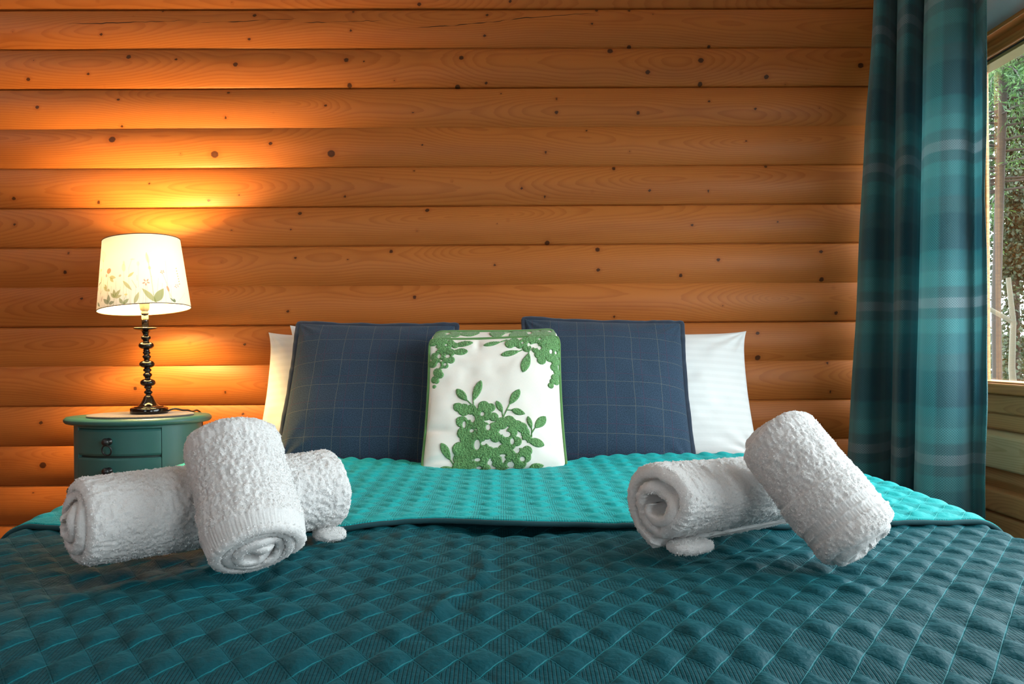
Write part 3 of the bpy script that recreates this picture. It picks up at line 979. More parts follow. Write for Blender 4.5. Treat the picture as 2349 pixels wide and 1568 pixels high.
# navy tweed cushions
for lab, bot, top, w, yaw, seed in (
        ('left navy blue checked tweed cushion, the one nearer the lamp', (-.362, 2.138, .598), (-.352, 2.362, .972), .445, 0, 1),
        ('right navy blue checked tweed cushion, the one nearer the curtain', (.272, 2.138, .598), (.290, 2.362, .977), .445, 0, 6)):
    fr = frame_of(bot, top, yaw); h = fr[2]
    r = cushion_root('cushion', lab, 'cushion', fr, h, 'navy checked cushions')
    _, Fp, rim = pillow_obj('cover', fr, w, h, .115, M['tweed'], r, seed=seed, pinch=.03, wrinkle=.003, pw=2.6, sag=.15)
    # self flange round the seam
    n_ = len(rim)
    nxt, prv = np.roll(rim, -1, 0), np.roll(rim, 1, 0)
    tg = nxt - prv; nr = np.stack([tg[:, 1], -tg[:, 0], 0 * tg[:, 0]], -1); nr /= np.linalg.norm(nr, axis=1, keepdims=True)
    s_ = np.cumsum(np.linalg.norm(rim - prv, axis=1))
    wav = .0022 * np.sin(s_ * 55 + seed) + .0015 * vnoise(v3(s_ * 60, 0 * s_))
    a = np.linspace(0, 2 * PI, 14, endpoint=False)
    ring_ = rim[:, None, :] + nr[:, None, :] * (.0035 + .0075 * np.cos(a))[None, :, None]
    ring_[..., 2] += .0032 * np.sin(a)[None, :] + wav[:, None]
    grid_obj('flange', to_frame(ring_.reshape(-1, 3), fr).reshape(ring_.shape), M['navy_trim'], r, cu=True, cv=True)

# ivory box cushion with green crewel work
GW, GH, GG, GT = .345, .385, .052, .064
frg = frame_of((-.020, 2.040, .590), (-.018, 2.192, .919))
GH = frg[2]
gc = cushion_root('box_cushion', 'ivory box cushion embroidered with green leaves, in front of the two navy cushions', 'cushion', frg, GH)


def box_front(u, v, side=1.0):
    """u,v in -1..1 -> local point on the front (side=1) or back (-1) face"""
    rho = .16
    au, av = np.abs(u), np.abs(v)
    la = np.clip((au - (1 - rho)) / rho, 0, 1); lb = np.clip((av - (1 - rho)) / rho, 0, 1)
    la2 = la * np.sqrt(1 - .36 * lb ** 2); lb2 = lb * np.sqrt(1 - .36 * la ** 2)
    uu = np.where(la > 0, (1 - rho) + rho * la2, au) * np.sign(u)
    vv = np.where(lb > 0, (1 - rho) + rho * lb2, av) * np.sign(v)
    x = uu * (1 - .035 * (1 - v ** 2)) * (1 - .022 * v)
    y = vv * (1 - .02 * (1 - u ** 2))
    if side < 0:
        y = y + .25 * sstep(.2, 1, v)                    # the back edge stands higher than the front seam
        x = x * (1 - .05 * sstep(.3, 1, v)) + .035 * sstep(.2, 1, -v)
    y = y + .020 * u * sstep(0, 1, v)                    # top edge rises to the right
    t = np.clip((1 - au ** 2.6) * (1 - av ** 2.6), 0, 1) ** .5
    wr = .0045 * vnoise(v3(u * 2.2 + 4, v * 2.6, 2.2)) + .002 * vnoise(v3(u * 5, v * 7, 8.2))
    wr = wr - .0065 * np.exp(-((v + .75 - .15 * u) / .05) ** 2 - ((u + .75) / .25) ** 2) - .005 * np.exp(-((v + .52 + .1 * u) / .045) ** 2 - ((u + .8) / .2) ** 2)
    wr = wr - .004 * np.exp(-((v - .9) / .1) ** 2 - ((u + .25) / .05) ** 2)
    z = side * (GG / 2 * (1 + .1 * np.sin(3 * u)) + GT / 2 * t * (1 - .15 * v)) + wr * np.clip(3 * t, 0, 1)
    return np.stack([x * GW / 2, y * GH / 2, z], -1)


ng = 90
g = np.linspace(-1, 1, ng)
gu, gv = np.meshgrid(g, g)
Fg, Bg = box_front(gu, gv, 1.0), box_front(gu, gv, -1.0)
bidx = np.concatenate([np.arange(ng - 1), np.arange(ng - 1) * ng + ng - 1, (ng * ng - 1) - np.arange(ng - 1), (np.arange(ng - 1, 0, -1)) * ng])
fr_rim, bk_rim = Fg.reshape(-1, 3)[bidx], Bg.reshape(-1, 3)[bidx]
ns = 7
tq = np.linspace(0, 1, ns)[:, None, None]
cen = np.array([0, 0, 0.])
gus = fr_rim[None] * (1 - tq) + bk_rim[None] * tq
out = fr_rim - cen; out[:, 2] = 0; out /= np.linalg.norm(out, axis=1, keepdims=True)
gus = gus + out[None] * (.006 * np.sin(PI * tq) - .004 * np.exp(-((tq - .0) / .12) ** 2))
Vg = np.concatenate([Fg.reshape(-1, 3), Bg.reshape(-1, 3), gus.reshape(-1, 3)])
qg = np.concatenate([grid_faces(ng, ng), grid_faces(ng, ng, flip=True, off=ng * ng), grid_faces(ns, len(bidx), cu=True, off=2 * ng * ng, flip=True)])
uvg = np.concatenate([Fg.reshape(-1, 3)[:, :2], Bg.reshape(-1, 3)[:, :2], np.stack([gus[..., 0], gus[..., 2] + gus[..., 1]], -1).reshape(-1, 2)])
me = raw_mesh('cover', to_frame(Vg, frg), qg, uvg)
link('cover', me, M['linen'], gc)
for rim_, nm in ((fr_rim, 1), (bk_rim, -1)):
    rr = rim_ + out * .0022
    grid_obj('piping', to_frame(tube(rr, .0036, 10, closed=True).reshape(-1, 3), frg).reshape(len(rr), 10, 3), M['green_cord'], gc, cu=True, cv=True)


def emb(px, py):
    """close-up view of the cushion front -> u,v"""
    v = 1 - 2 * (py - 235) / 1262.
    t = (py - 235) / 1240.
    xl, xr = 222 - 57 * t, 1655 + 48 * t
    return 2 * (px - xl) / (xr - xl) - 1, v


SXm, SYm = GW / 2, GH / 2
UNIT = GW / 1450.


def sdf_shapes(X, Y, circles, leaves, stems, holes, conv):
    S = np.full(X.shape, -1.0)
    for cx, cy, r in circles:
        a, b = conv(cx, cy); S = np.maximum(S, r * UNIT * 1.16 - np.hypot(X - a, Y - b))
    for x1, y1, x2, y2, w in leaves:
        a = np.array(conv(x1, y1)); b = np.array(conv(x2, y2)); d = b - a; L = np.hypot(*d); d = d / L
        px_, py_ = X - a[0], Y - a[1]
        s = (px_ * d[0] + py_ * d[1]) / L; t = np.abs(-px_ * d[1] + py_ * d[0])
        sc = np.clip(s, 0, 1)
        wid = w * UNIT * 1.12 * np.clip(np.sin(PI * sc ** .85), 0, 1) ** .75
        S = np.maximum(S, np.where((s > 0) & (s < 1), wid - t, -np.hypot(np.maximum(np.abs(s - .5) - .5, 0) * L, t)))
    for x1, y1, x2, y2 in stems:
        a = np.array(conv(x1, y1)); b = np.array(conv(x2, y2)); d = b - a; L2 = d @ d
        s = np.clip(((X - a[0]) * d[0] + (Y - a[1]) * d[1]) / L2, 0, 1)
        S = np.maximum(S, 7 * UNIT - np.hypot(X - a[0] - s * d[0], Y - a[1] - s * d[1]))
    for cx, cy, rx, ry in holes:
        a, b = conv(cx, cy)
        e = (np.sqrt(((X - a) / (rx * UNIT)) ** 2 + ((Y - b) / (ry * UNIT)) ** 2) - 1) * min(rx, ry) * UNIT
        S = np.minimum(S, e)
    return S


LV = [(515,770,635,890,40),(790,690,700,893,40),(960,895,1028,1010,30),(1220,790,1105,935,40),(1128,985,1278,1022,34),(1306,1042,1345,1162,25),(1505,1035,1380,1152,42),(1478,1295,1290,1255,44),(360,1265,465,1408,36),(325,1495,495,1475,28),(1305,1485,1465,1462,28),(1010,440,1218,400,34),(1255,628,1325,425,46),(815,325,1012,290,26),(702,285,470,312,34),(645,380,460,392,40)]
ST = [(630,880,692,930),(703,888,706,930),(1025,1008,1035,1060),(1105,932,1035,1055),(1078,985,1130,988),(1345,1158,1343,1225),(1382,1148,1343,1195),(460,1400,505,1455),(1212,402,1290,372),(1320,428,1330,380),(1008,290,1080,268)]
CI = [(515,930,28),(535,945,45),(600,970,60),(680,970,50),(820,945,55),(895,960,45),(760,1010,55),(850,1030,55),(930,1050,45),(580,1080,55),(560,1070,40),(660,1120,60),(760,1100,60),(820,1150,60),(600,1180,60),(620,1230,50),(700,1210,60),(780,1220,60),(860,1200,55),(940,1150,55),(1020,1110,60),(1100,1090,55),(1130,1110,50),(1190,1130,50),(1240,1150,50),(1270,1190,45),(1130,1190,50),(950,1230,50),(1040,1250,45),(1100,1290,60),(1180,1270,45),(1290,1240,45),(1290,1350,45),(1270,1400,50),(1220,1370,45),(560,1320,65),(640,1300,60),(700,1290,40),(560,1400,55),(640,1390,60),(740,1360,60),(820,1330,55),(800,1290,30),(880,1360,55),(960,1370,55),(1040,1340,55),(1100,1380,50),(1160,1400,45),(560,1470,60),(660,1470,60),(760,1450,50),(830,1420,40),(960,1430,50),(1010,1490,50),(850,1490,40),(1080,1450,35),(1180,1450,45),(1230,1450,40),
      (1110,320,50),(1160,300,55),(1220,330,45),(1280,300,55),(1340,280,50),(1300,370,45),(1420,270,60),(1500,270,60),(1580,260,60),(1630,280,40),(1450,350,50),(1400,390,40),(1440,440,50),(1465,500,45),(1500,420,55),(1560,360,55),(1610,350,45),(1560,470,45),(1600,430,45),(1640,420,40),(1620,500,45),(1610,560,40),(1640,600,35),(1620,660,40),(1590,700,30),(1570,740,30),(1630,700,30),
      (260,270,45),(320,270,45),(380,280,45),(450,290,45),(500,310,35),(330,350,50),(400,350,50),(450,390,45),(280,430,50),(360,430,40),(400,470,40),(450,470,40),(250,500,40),(300,480,30),(350,520,40),(390,530,30),(300,590,45),(330,620,35),(270,660,40),(290,680,25),(262,730,20)]
HO = [(700,1060,22,35),(605,1105,18,35),(805,1018,20,22),(690,1165,22,18),(870,1145,24,30),(750,1290,30,50),(820,1280,25,18),(1070,1210,40,28),(1130,1270,20,30),(1208,1210,20,22),(1262,1278,26,25),(945,1300,30,22),(1180,1345,25,32),(1025,1387,30,12),(890,1440,25,18),(755,1418,30,15),(1235,1420,25,22),(1110,1460,35,25),(770,1480,25,12),(1400,345,30,35),(1440,370,18,25),(1320,330,14,25),(1570,405,16,25),(1250,310,12,14),(1440,270,18,10),(1625,410,10,18),(270,350,35,25),(320,425,20,25),(415,430,25,20),(312,520,22,35),(385,515,16,16),(400,305,14,10)]


def conv_front(px, py):
    u, v = emb(px, py)
    return u * SXm, v * SYm


def raised(name, S, base, nrm, m, parent, rise=.0030):
    """mesh of the cells where S > -1.2 mm, lifted by the distance inside"""
    keep = S > -.0012
    lift = np.where(S > 0, np.minimum(S * 1.6, rise), S * 1.5)
    ny, nx = S.shape
    Pq = base + nrm * lift[..., None]
    cell = keep[:-1, :-1] & keep[1:, :-1] & keep[:-1, 1:] & keep[1:, 1:]
    fq = grid_faces(ny, nx)[cell.ravel()]
    usd = np.unique(fq); rem = np.full(ny * nx, -1); rem[usd] = np.arange(len(usd))
    me = raw_mesh(name, Pq.reshape(-1, 3)[usd], rem[fq])
    return link(name, me, m, parent)


ne = 330
e1 = np.linspace(-1, 1, ne); eu, ev = np.meshgrid(e1, e1)
S = sdf_shapes(eu * SXm, ev * SYm, CI, LV, ST, HO, conv_front)
base = box_front(eu, ev, 1.0)
gx = np.gradient(base, axis=1); gy = np.gradient(base, axis=0)
nr = np.cross(gx, gy); nr /= np.linalg.norm(nr, axis=-1, keepdims=True) + 1e-12
lump = .0011 * vnoise(v3(eu * 75, ev * 84, .5)) + .0007 * vnoise(v3(eu * 150, ev * 160, 1.5))
base2 = base + nr * np.where(S > .001, lump, 0)[..., None]
raised('embroidery', S, to_frame(base2.reshape(-1, 3), frg).reshape(base.shape), nr @ frg[1], M['crewel'], gc)

# crewel work on the top gusset
kx = np.linspace(-.93, .93, 300); kz = np.linspace(.02, .98, 60)
sel = [i for i in range(len(bidx)) if fr_rim[i, 1] > 0 and abs(fr_rim[i, 0]) < GW / 2 * .99 and gv.reshape(-1)[bidx[i]] > .999]
sel = sorted(sel, key=lambda i: fr_rim[i, 0])
col_x = fr_rim[sel, 0]
A = np.stack([np.stack([np.interp(kx * GW / 2, col_x, gus[j, sel, c_]) for c_ in range(3)], -1) for j in range(ns)])
jj = kz * (ns - 1); j0 = np.minimum(jj.astype(int), ns - 2); ff = (jj - j0)[:, None, None]
gb = A[j0] * (1 - ff) + A[j0 + 1] * ff
KX, KZ = np.meshgrid(kx * GW / 2, kz * GG)
cv = lambda a, b: ((a - 935) / 1370. * GW, b / 100. * GG)
S2 = sdf_shapes(KX, KZ, [(1150,20,60),(1200,60,70),(1260,30,70),(1320,70,70),(1380,30,80),(1440,70,80),(1500,30,80),(1560,70,80),(1600,30,70),(1180,90,60),(1280,100,60),(1400,100,60),(1500,100,60),(1600,100,60),(320,30,60),(360,80,70),(420,30,60),(460,80,60),(520,50,60),(290,70,50)],
                [(780,60,540,50,60),(880,40,1050,50,70)], [(1040,50,1150,60)], [(1300,45,26,40),(1410,70,24,30),(1520,55,20,30),(1230,85,20,30),(440,55,26,30)], cv)
gx = np.gradient(gb, axis=1); gy = np.gradient(gb, axis=0)
n2 = np.cross(gx, gy); n2 /= np.linalg.norm(n2, axis=-1, keepdims=True) + 1e-12
if n2[30, 150, 1] < 0: n2 = -n2
raised('embroidery', S2, to_frame(gb.reshape(-1, 3), frg).reshape(gb.shape), n2 @ frg[1], M['crewel'], gc, .002)

# ------------------------------------------------------------------ towels


def towel(label, c0, c1, r_out, turns, m, th=.0105, pitch=None, twist=0.0, squash=(1.0, 1.0), squash_rot=0.0, seed=0, bands=(), bulge=.012, step=None, res=.0016, ccw=1, cone=0.0, loose=.0, tail=0.0, pile=.0019):
    """terry towel rolled into a spiral about the axis c0 -> c1 (c0 = the end that shows)"""
    c0 = np.array(c0, float); c1 = np.array(c1, float)
    ax = c1 - c0; L = np.linalg.norm(ax); ax /= L
    upv = np.array([0, 0, 1.0]); e2 = upv - ax * (upv @ ax); e2 /= np.linalg.norm(e2); e1 = np.cross(e2, ax)
    pitch = pitch or th + .0022
    th0 = turns * 2 * PI
    # spiral angle from the core outwards
    r_in = r_out - th / 2 - pitch * turns
    phi = [0.0]
    while phi[-1] < th0:
        r = max(r_in + pitch * phi[-1] / (2 * PI), .006)
        phi.append(phi[-1] + (res if phi[-1] > th0 - 2 * PI * 1.15 else res * 1.6) / r)
    phi = np.array(phi)
    rr = r_in + pitch * phi / (2 * PI)
    wob = loose * vnoise(v3(phi * .9 + seed, 0 * phi, seed)) * np.clip((th0 - phi) / 4, 0, 1)
    rr = np.maximum(rr + wob, .004)
    # outer end lies tangentially
    q = th0 - phi
    ang = ccw * phi + twist
    cs = np.stack([rr * np.cos(ang), rr * np.sin(ang)], -1)
    # loop round the sheet: outer face, end edge, inner face, end edge
    na = int(L / res)
    ne_ = 7
    rh = th / 2
    a_out = np.linspace(-L / 2 + rh, L / 2 - rh, na)
    e_ang = np.linspace(0, PI, ne_ + 2)[1:-1]
    la = np.concatenate([a_out, L / 2 - rh + rh * np.sin(e_ang), a_out[::-3], -L / 2 + rh - rh * np.sin(e_ang)])
    lo = np.concatenate([np.full(na, rh), rh * np.cos(e_ang), np.full(len(a_out[::-3]), -rh), -rh * np.cos(e_ang)])
    A_, PH = np.meshgrid(la, phi)
    O_ = np.broadcast_to(lo, A_.shape)
    # end of the sheet tapers to a rounded hem
    hem = np.sqrt(np.clip(1 - np.clip(1 - q / (th * .6 / rr), 0, 1) ** 2, .03, 1))
    core = np.sqrt(np.clip(1 - np.clip(1 - phi / (th * .6 / .01), 0, 1) ** 2, .03, 1))
    O_ = O_ * (hem * core)[:, None]
    # terry pile
    SA = (phi * np.maximum(rr, .02))[:, None] + 0 * A_
    q3 = np.stack([SA, A_, np.sign(O_) * 3.3 + seed], -1)
    pl = pile * (vnoise(q3 * [240, 240, 1]) * .8 + vnoise(q3 * [130, 130, 1]) * .6) + .0010 * vnoise(q3 * [38, 30, 1])
    bm_ = np.zeros_like(A_)
    for a0, a1, depth, ribs in bands:
        msk = sstep(a0 - .0012, a0 + .0012, A_ + L / 2) * (1 - sstep(a1 - .0012, a1 + .0012, A_ + L / 2))
        pl = pl * (1 - msk * .93) - msk * depth
        pl = pl + msk * ribs * np.sin(SA * 2 * PI / .0078 + .6 * np.sin(SA * 90) + A_ * 60)
    O2 = O_ + pl * np.sign(lo)[None, :] * np.where(np.abs(O_) > rh * .2, 1, .6)
    if step is not None:
        O2 = O2 + np.where(O_ > 0, .0022 * (1 - sstep(step - .001, step + .001, A_ + L / 2 + .004 * np.sin(ang)[:, None])), 0)
    Rr = rr[:, None] + O2
    # slight fattening in the middle, cone, bulge of the inner turns at the ends
    Rr = Rr * (1 + cone * A_ / L) * (1 + .02 * vnoise(v3(np.cos(ang)[:, None] * 1.5 + seed, A_ * 9)))
    inner = 1 - rr / r_out
    Aa = A_ + np.sign(A_) * 0 + np.where(np.abs(A_) > L / 2 - .02, np.sign(A_), 0) * (bulge * inner[:, None] + .006 * vnoise(v3(PH * .7 + seed, 0 * PH + 2)))
    # round over the shoulders
    sh = np.clip((np.abs(A_) - (L / 2 - .022)) / .022, 0, 1)
    Rr = Rr - .007 * sh ** 2.2 * (rr / r_out)[:, None]
    cx_, cy_ = Rr * np.cos(ang)[:, None], Rr * np.sin(ang)[:, None]
    ca, sa = math.cos(squash_rot), math.sin(squash_rot)
    xx = (cx_ * ca + cy_ * sa) * squash[0]; yy = (-cx_ * sa + cy_ * ca) * squash[1]
    cx_, cy_ = xx * ca - yy * sa, xx * sa + yy * ca
    Pt = (c0 + c1) / 2 + ax * Aa[..., None] + e1 * cx_[..., None] + e2 * cy_[..., None]
    # loose pile: short tapering fibres standing on the visible turns and end faces
    r_ = np.random.RandomState(seed + 50)
    ny_, nx_ = Pt.shape[:2]
    i_out = np.argmax(phi > th0 - 2 * PI * 1.03)
    nf, ng_ = int(L * r_out * 2 * PI / .0016 ** 2), 6000
    ii = np.concatenate([r_.randint(i_out, ny_ - 2, nf), r_.randint(0, ny_ - 2, ng_)])
    side = r_.randint(0, 2, ng_)
    jj = np.concatenate([r_.randint(0, na, nf), np.where(side > 0, na + r_.randint(-3, ne_ + 3, ng_), nx_ - 1 - r_.randint(-3, ne_ + 3, ng_)) % nx_])
    A0 = Pt[ii, jj]; tu = Pt[ii + 1, jj] - A0; tv = Pt[ii, (jj + 1) % nx_] - A0
    Nn = np.cross(tu, tv); Nn /= np.linalg.norm(Nn, axis=1, keepdims=True) + 1e-12
    radial = A0 - ((c0 + c1) / 2 + ax * ((A0 - (c0 + c1) / 2) @ ax)[:, None])
    flip_ = np.sign((Nn[:nf] * radial[:nf]).sum(1)); Nn[:nf] *= flip_[:, None]
    endn = np.where(side > 0, 1.0, -1.0)[:, None] * ax
    Nn[nf:] *= np.sign((Nn[nf:] * endn).sum(1))[:, None]
    ok = np.ones(len(ii), bool)
    al = A_[0, jj] + L / 2
    for a0, a1, _, _ in bands: ok &= ~((al > a0 - .001) & (al < a1 + .001) & (np.arange(len(ii)) < nf))
    A0 = A0 + tu * r_.rand(len(ii))[:, None]
    tg_ = np.cross(Nn, r_.randn(len(ii), 3)); tg_ /= np.linalg.norm(tg_, axis=1, keepdims=True) + 1e-12
    lf = r_.uniform(.15, .95, len(ii))[:, None]
    d1 = Nn * lf + tg_; d1 /= np.linalg.norm(d1, axis=1, keepdims=True)
    d2 = Nn * (lf - .9) + tg_; d2 /= np.linalg.norm(d2, axis=1, keepdims=True)
    ln = r_.uniform(.0008, .0016, len(ii))[:, None]
    sdv = np.cross(tg_, Nn)
    wd_ = r_.uniform(.0004, .0007, len(ii))[:, None]
    b0 = A0 - d1 * .0004; b1 = A0 + d1 * ln; b2 = b1 + d2 * ln * .8
    Fv = np.stack([b0 - sdv * wd_, b0 + sdv * wd_, b1 + sdv * wd_ * .9, b1 - sdv * wd_ * .9, b2 + sdv * wd_ * .3, b2 - sdv * wd_ * .3], 1)[ok]
    return Pt, (c0, c1, ax, e1, e2), Fv


def build_towel(label, parts_tag=(), **kw):
    Pt, fr_, Fv = towel(label, **kw)
    z0 = Pt[..., 2].min()
    cen_ = Pt.reshape(-1, 3).mean(0)
    root = tag(empty('towel', (cen_[0], cen_[1], z0)), label, 'towel', 'white rolled towels on the bed')
    ny, nx = Pt.shape[:2]
    Vt = Pt.reshape(-1, 3)
    q_ = grid_faces(ny, nx, cu=True)
    # close the two ends of the sheet
    cap = []
    for row in (0, ny - 1):
        n0 = row * nx
        for i in range(nx // 2):
            cap.append([n0 + i, n0 + i + 1, n0 + nx - 2 - i, n0 + nx - 1 - i] if i + 1 < nx - 2 - i else None)
    cap = np.array([c_ for c_ in cap if c_])
    fo_ = len(Vt) + np.arange(len(Fv))[:, None] * 6
    fq_ = np.concatenate([fo_ + [0, 1, 2, 3], fo_ + [3, 2, 4, 5]])
    me = raw_mesh('terry_roll', np.concatenate([Vt, Fv.reshape(-1, 3)]), np.concatenate([q_, cap, fq_]))
    link('terry_roll', me, M['terry'], root)
    print('towel', label[:30], 'zmin', round(z0, 4), 'n', len(Vt))
    return root, fr_


TW = []
TW.append(build_towel('lying white rolled towel of the left pair, reaching out both sides of the upright one', c0=(-.540, 1.070, .680), c1=(-.268, 1.298, .682), r_out=.066, turns=3.4, m=None, th=.0125, pitch=.0148, twist=2.1, ccw=-1, squash=(1.02, .97), seed=1, loose=.003, cone=.04, bulge=.026))
TW.append(build_towel('white rolled towel of the left pair leaning upright over the lying one', c0=(-.312, 1.050, .650), c1=(-.372, 1.134, .777), r_out=.067, turns=3.5, m=None, th=.0115, pitch=.0138, twist=.4, ccw=1, squash=(1.02, .94), squash_rot=.3, seed=4, bands=[(.006, .020, .0020, .0010)], step=.065, loose=.0015))
TW.append(build_towel('lying white rolled towel of the right pair, its open spiral end towards the camera', c0=(.218, 1.152, .682), c1=(.472, 1.304, .678), r_out=.067, turns=2.25, m=None, th=.0160, pitch=.0212, twist=-6.1, ccw=-1, squash=(1.10, .96), squash_rot=.4, seed=7, loose=.007, cone=-.10))
TW.append(build_towel('white rolled towel of the right pair leaning over the lying one near the curtain', c0=(.468, 1.080, .641), c1=(.380, 1.166, .776), r_out=.063, turns=3.2, m=None, th=.0115, pitch=.0138, twist=1.2, ccw=1, squash=(1.0, .95), seed=9, bands=[(.024, .033, .0016, .0011), (.037, .046, .0016, .0011)], step=.085, loose=.0015))


def corner_flap(root, p, size, yaw, seed):
    """a hemmed towel corner sticking out below a roll"""
    a = np.linspace(0, 2 * PI, 40, endpoint=False); b = np.linspace(-PI / 2, PI / 2, 24)
    ca, sa = np.cos(a)[None, :], np.sin(a)[None, :]
    sq = lambda t: np.sign(t) * np.abs(t) ** .75
    X = size[0] * sq(np.cos(b))[:, None] * sq(ca); Y = size[1] * sq(np.cos(b))[:, None] * sq(sa); Z = size[2] * sq(np.sin(b))[:, None] + 0 * X
    Pn = np.stack([X, Y, Z], -1); Pn = Pn + .0012 * vnoise(Pn * 300 + seed)[..., None]
    c_, s_ = math.cos(yaw), math.sin(yaw)
    W = np.stack([Pn[..., 0] * c_ - Pn[..., 1] * s_, Pn[..., 0] * s_ + Pn[..., 1] * c_, Pn[..., 2]], -1) + np.array(p)
    rr_ = np.random.RandomState(seed)
    ii, jj = rr_.randint(1, 22, 1500), rr_.randint(0, 39, 1500)
    A0 = W[ii, jj] + (W[ii + 1, jj] - W[ii, jj]) * rr_.rand(1500)[:, None] + (W[ii, jj + 1] - W[ii, jj]) * rr_.rand(1500)[:, None]
    d1 = A0 - np.array(p); d1 /= np.linalg.norm(d1, axis=1, keepdims=True); n0 = d1.copy(); d1 = np.cross(n0, rr_.randn(1500, 3)); d1 /= np.linalg.norm(d1, axis=1, keepdims=True)
    sv = np.cross(d1, n0); d1 = d1 + n0 * rr_.uniform(.1, .8, 1500)[:, None]; sv /= np.linalg.norm(sv, axis=1, keepdims=True); sv *= .0006
    tip = A0 + d1 * rr_.uniform(.0010, .0024, 1500)[:, None]
    Fv = np.stack([A0 - sv, A0 + sv, tip + sv * .5, tip - sv * .5], 1).reshape(-1, 3)
    q_ = np.concatenate([grid_faces(24, 40, cu=True), 960 + np.arange(6000).reshape(-1, 4)])
    link('corner_flap', raw_mesh('corner_flap', np.concatenate([W.reshape(-1, 3), Fv]), q_), M['terry'], root)


corner_flap(TW[0][0], (-.262, 1.256, .6225), (.024, .022, .009), .5, 1)
corner_flap(TW[2][0], (.262, 1.158, .6225), (.034, .024, .010), .45, 2)
0 and corner_flap(TW[2][0], (.196, 1.158, .6260), (.022, .022, .012), .5, 3)

# ------------------------------------------------------------------ bedside table, mat and lamp
NX, NY, NTOP = -1.010, 2.318, .723
ns_ = tag(empty('bedside_table', (NX, NY, 0)), 'dark green painted oval bedside table with two drawers beside the bed', 'bedside table')
EA, EB = .201, .150      # top half axes
BA, BB = .1695, .126      # body half axes


def ell(prof, n=96, ka=1.0):
    """lathe on the oval plan; prof (offset outward from body, z)"""
    a = np.linspace(0, 2 * PI, n, endpoint=False)
    P_ = np.zeros((len(prof), n, 3))
    for i, (o, z) in enumerate(prof):
        P_[i, :, 0] = NX + (BA + o) * np.cos(a) if o > -.12 else NX
        P_[i, :, 1] = NY + (BB + o) * np.sin(a) if o > -.12 else NY
        P_[i, :, 2] = z
    return P_


grid_obj('top', ell([(-.2, NTOP - .018), (.012, NTOP - .018), (.020, NTOP - .0165), (.0245, NTOP - .012), (.026, NTOP - .008), (.0245, NTOP - .004), (.021, NTOP - .002), (.020, NTOP), (-.2, NTOP)]), M['green_paint'], ns_, cu=True)
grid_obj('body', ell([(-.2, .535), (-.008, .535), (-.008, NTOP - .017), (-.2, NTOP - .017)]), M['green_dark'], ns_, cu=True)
grid_obj('base_moulding', ell([(-.2, .512), (.010, .512), (.017, .517), (.019, .523), (.016, .530), (.004, .535), (.0, .540), (-.2, .540)]), M['green_paint'], ns_, cu=True)


def curved_panel(name, a0, a1, z0, z1, o0, o1, m, parent, bev=.0022, n=40, field=False):
    """slab following the oval between two angles (0 = front, clockwise to the right)"""
    loop = [(o0, z0), (o1 - bev, z0), (o1, z0 + bev), (o1, z1 - bev), (o1 - bev, z1), (o0, z1)]
    if field:
        loop = [(o0, z0), (o1 - .003, z0), (o1 - .0012, z0 + .003), (o1, z0 + .0055), (o1, z1 - .0055), (o1 - .0012, z1 - .003), (o1 - .003, z1), (o0, z1)]
    th_ = np.linspace(rad(a0), rad(a1), n) - PI / 2
    P_ = np.zeros((n, len(loop), 3))
    for i, (o, z) in enumerate(loop):
        P_[:, i, 0] = NX + (BA + o) * np.cos(th_); P_[:, i, 1] = NY + (BB + o) * np.sin(th_); P_[:, i, 2] = z
    V_ = P_.reshape(-1, 3); k_ = len(loop)
    me_ = bpy.data.meshes.new(name)
    fs = [tuple(x) for x in grid_faces(n, k_, cu=True)] + [tuple(range(k_)), tuple(range((n - 1) * k_, n * k_))[::-1]]
    me_.from_pydata([tuple(x) for x in V_], [], fs); me_.update()
    o_ = link(name, me_, m, parent, smooth=False)
    return o_


DA0, DA1 = -46, 37
curved_panel('frame', DA0 - 1, DA1 + 1, NTOP-.0265, NTOP - .017, -.012, 0, M['green_paint'], ns_)       # top rail
curved_panel('stile', DA0 - 15, DA0 - .6, .538, NTOP - .017, -.012, .001, M['green_paint'], ns_)
curved_panel('stile', DA1 + .6, DA1 + 17, .538, NTOP - .017, -.012, .001, M['green_paint'], ns_)
curved_panel('side_panel', DA1 + 17.2, 360 + DA0 - 15.2, .538, NTOP - .017, -.012, -.0015, M['green_paint'], ns_, n=90)
for z0, z1 in ((.626, .6955), (.547, .620)):
    dr = curved_panel('drawer', DA0, DA1, z0, z1, -.011, .0015, M['green_paint'], ns_, field=True)
    zc = z0 + (z1 - z0) * .56
    th_ = rad(-8) - PI / 2
    nrm = Vector((math.cos(th_) / BA, math.sin(th_) / BB, 0)).normalized()
    p0 = Vector((NX + BA * math.cos(th_), NY + BB * math.sin(th_), zc))
    side = nrm.cross(Vector((0, 0, 1)))
    prof = [(0, .0), (.0095, .0), (.0095, .003), (.005, .005), (.0045, .010), (.0085, .013), (.0105, .0175), (.0085, .022), (.004, .0245), (0, .025)]
    a = np.linspace(0, 2 * PI, 28, endpoint=False)
    Pk = np.array([[np.array(p0 + nrm * (d + .001) + side * (r * math.cos(t)) + Vector((0, 0, r * math.sin(t)))) for t in a] for r, d in prof])
    kb = grid_obj('knob', Pk, M['black_iron'], dr, cu=True)
    rc = p0 + nrm * .019 + Vector((0, 0, -.0215)) - side * .002
    ring_path = np.array([np.array(rc + side * (.0125 * math.cos(t)) + Vector((0, 0, .0135 * math.sin(t))) + nrm * (-.006 * (1 - math.sin(t)) * .5)) for t in np.linspace(0, 2 * PI, 40, endpoint=False)])
    grid_obj('ring_pull', tube(ring_path, .0021, 8, closed=True), M['black_iron'], dr, cu=True, cv=True)
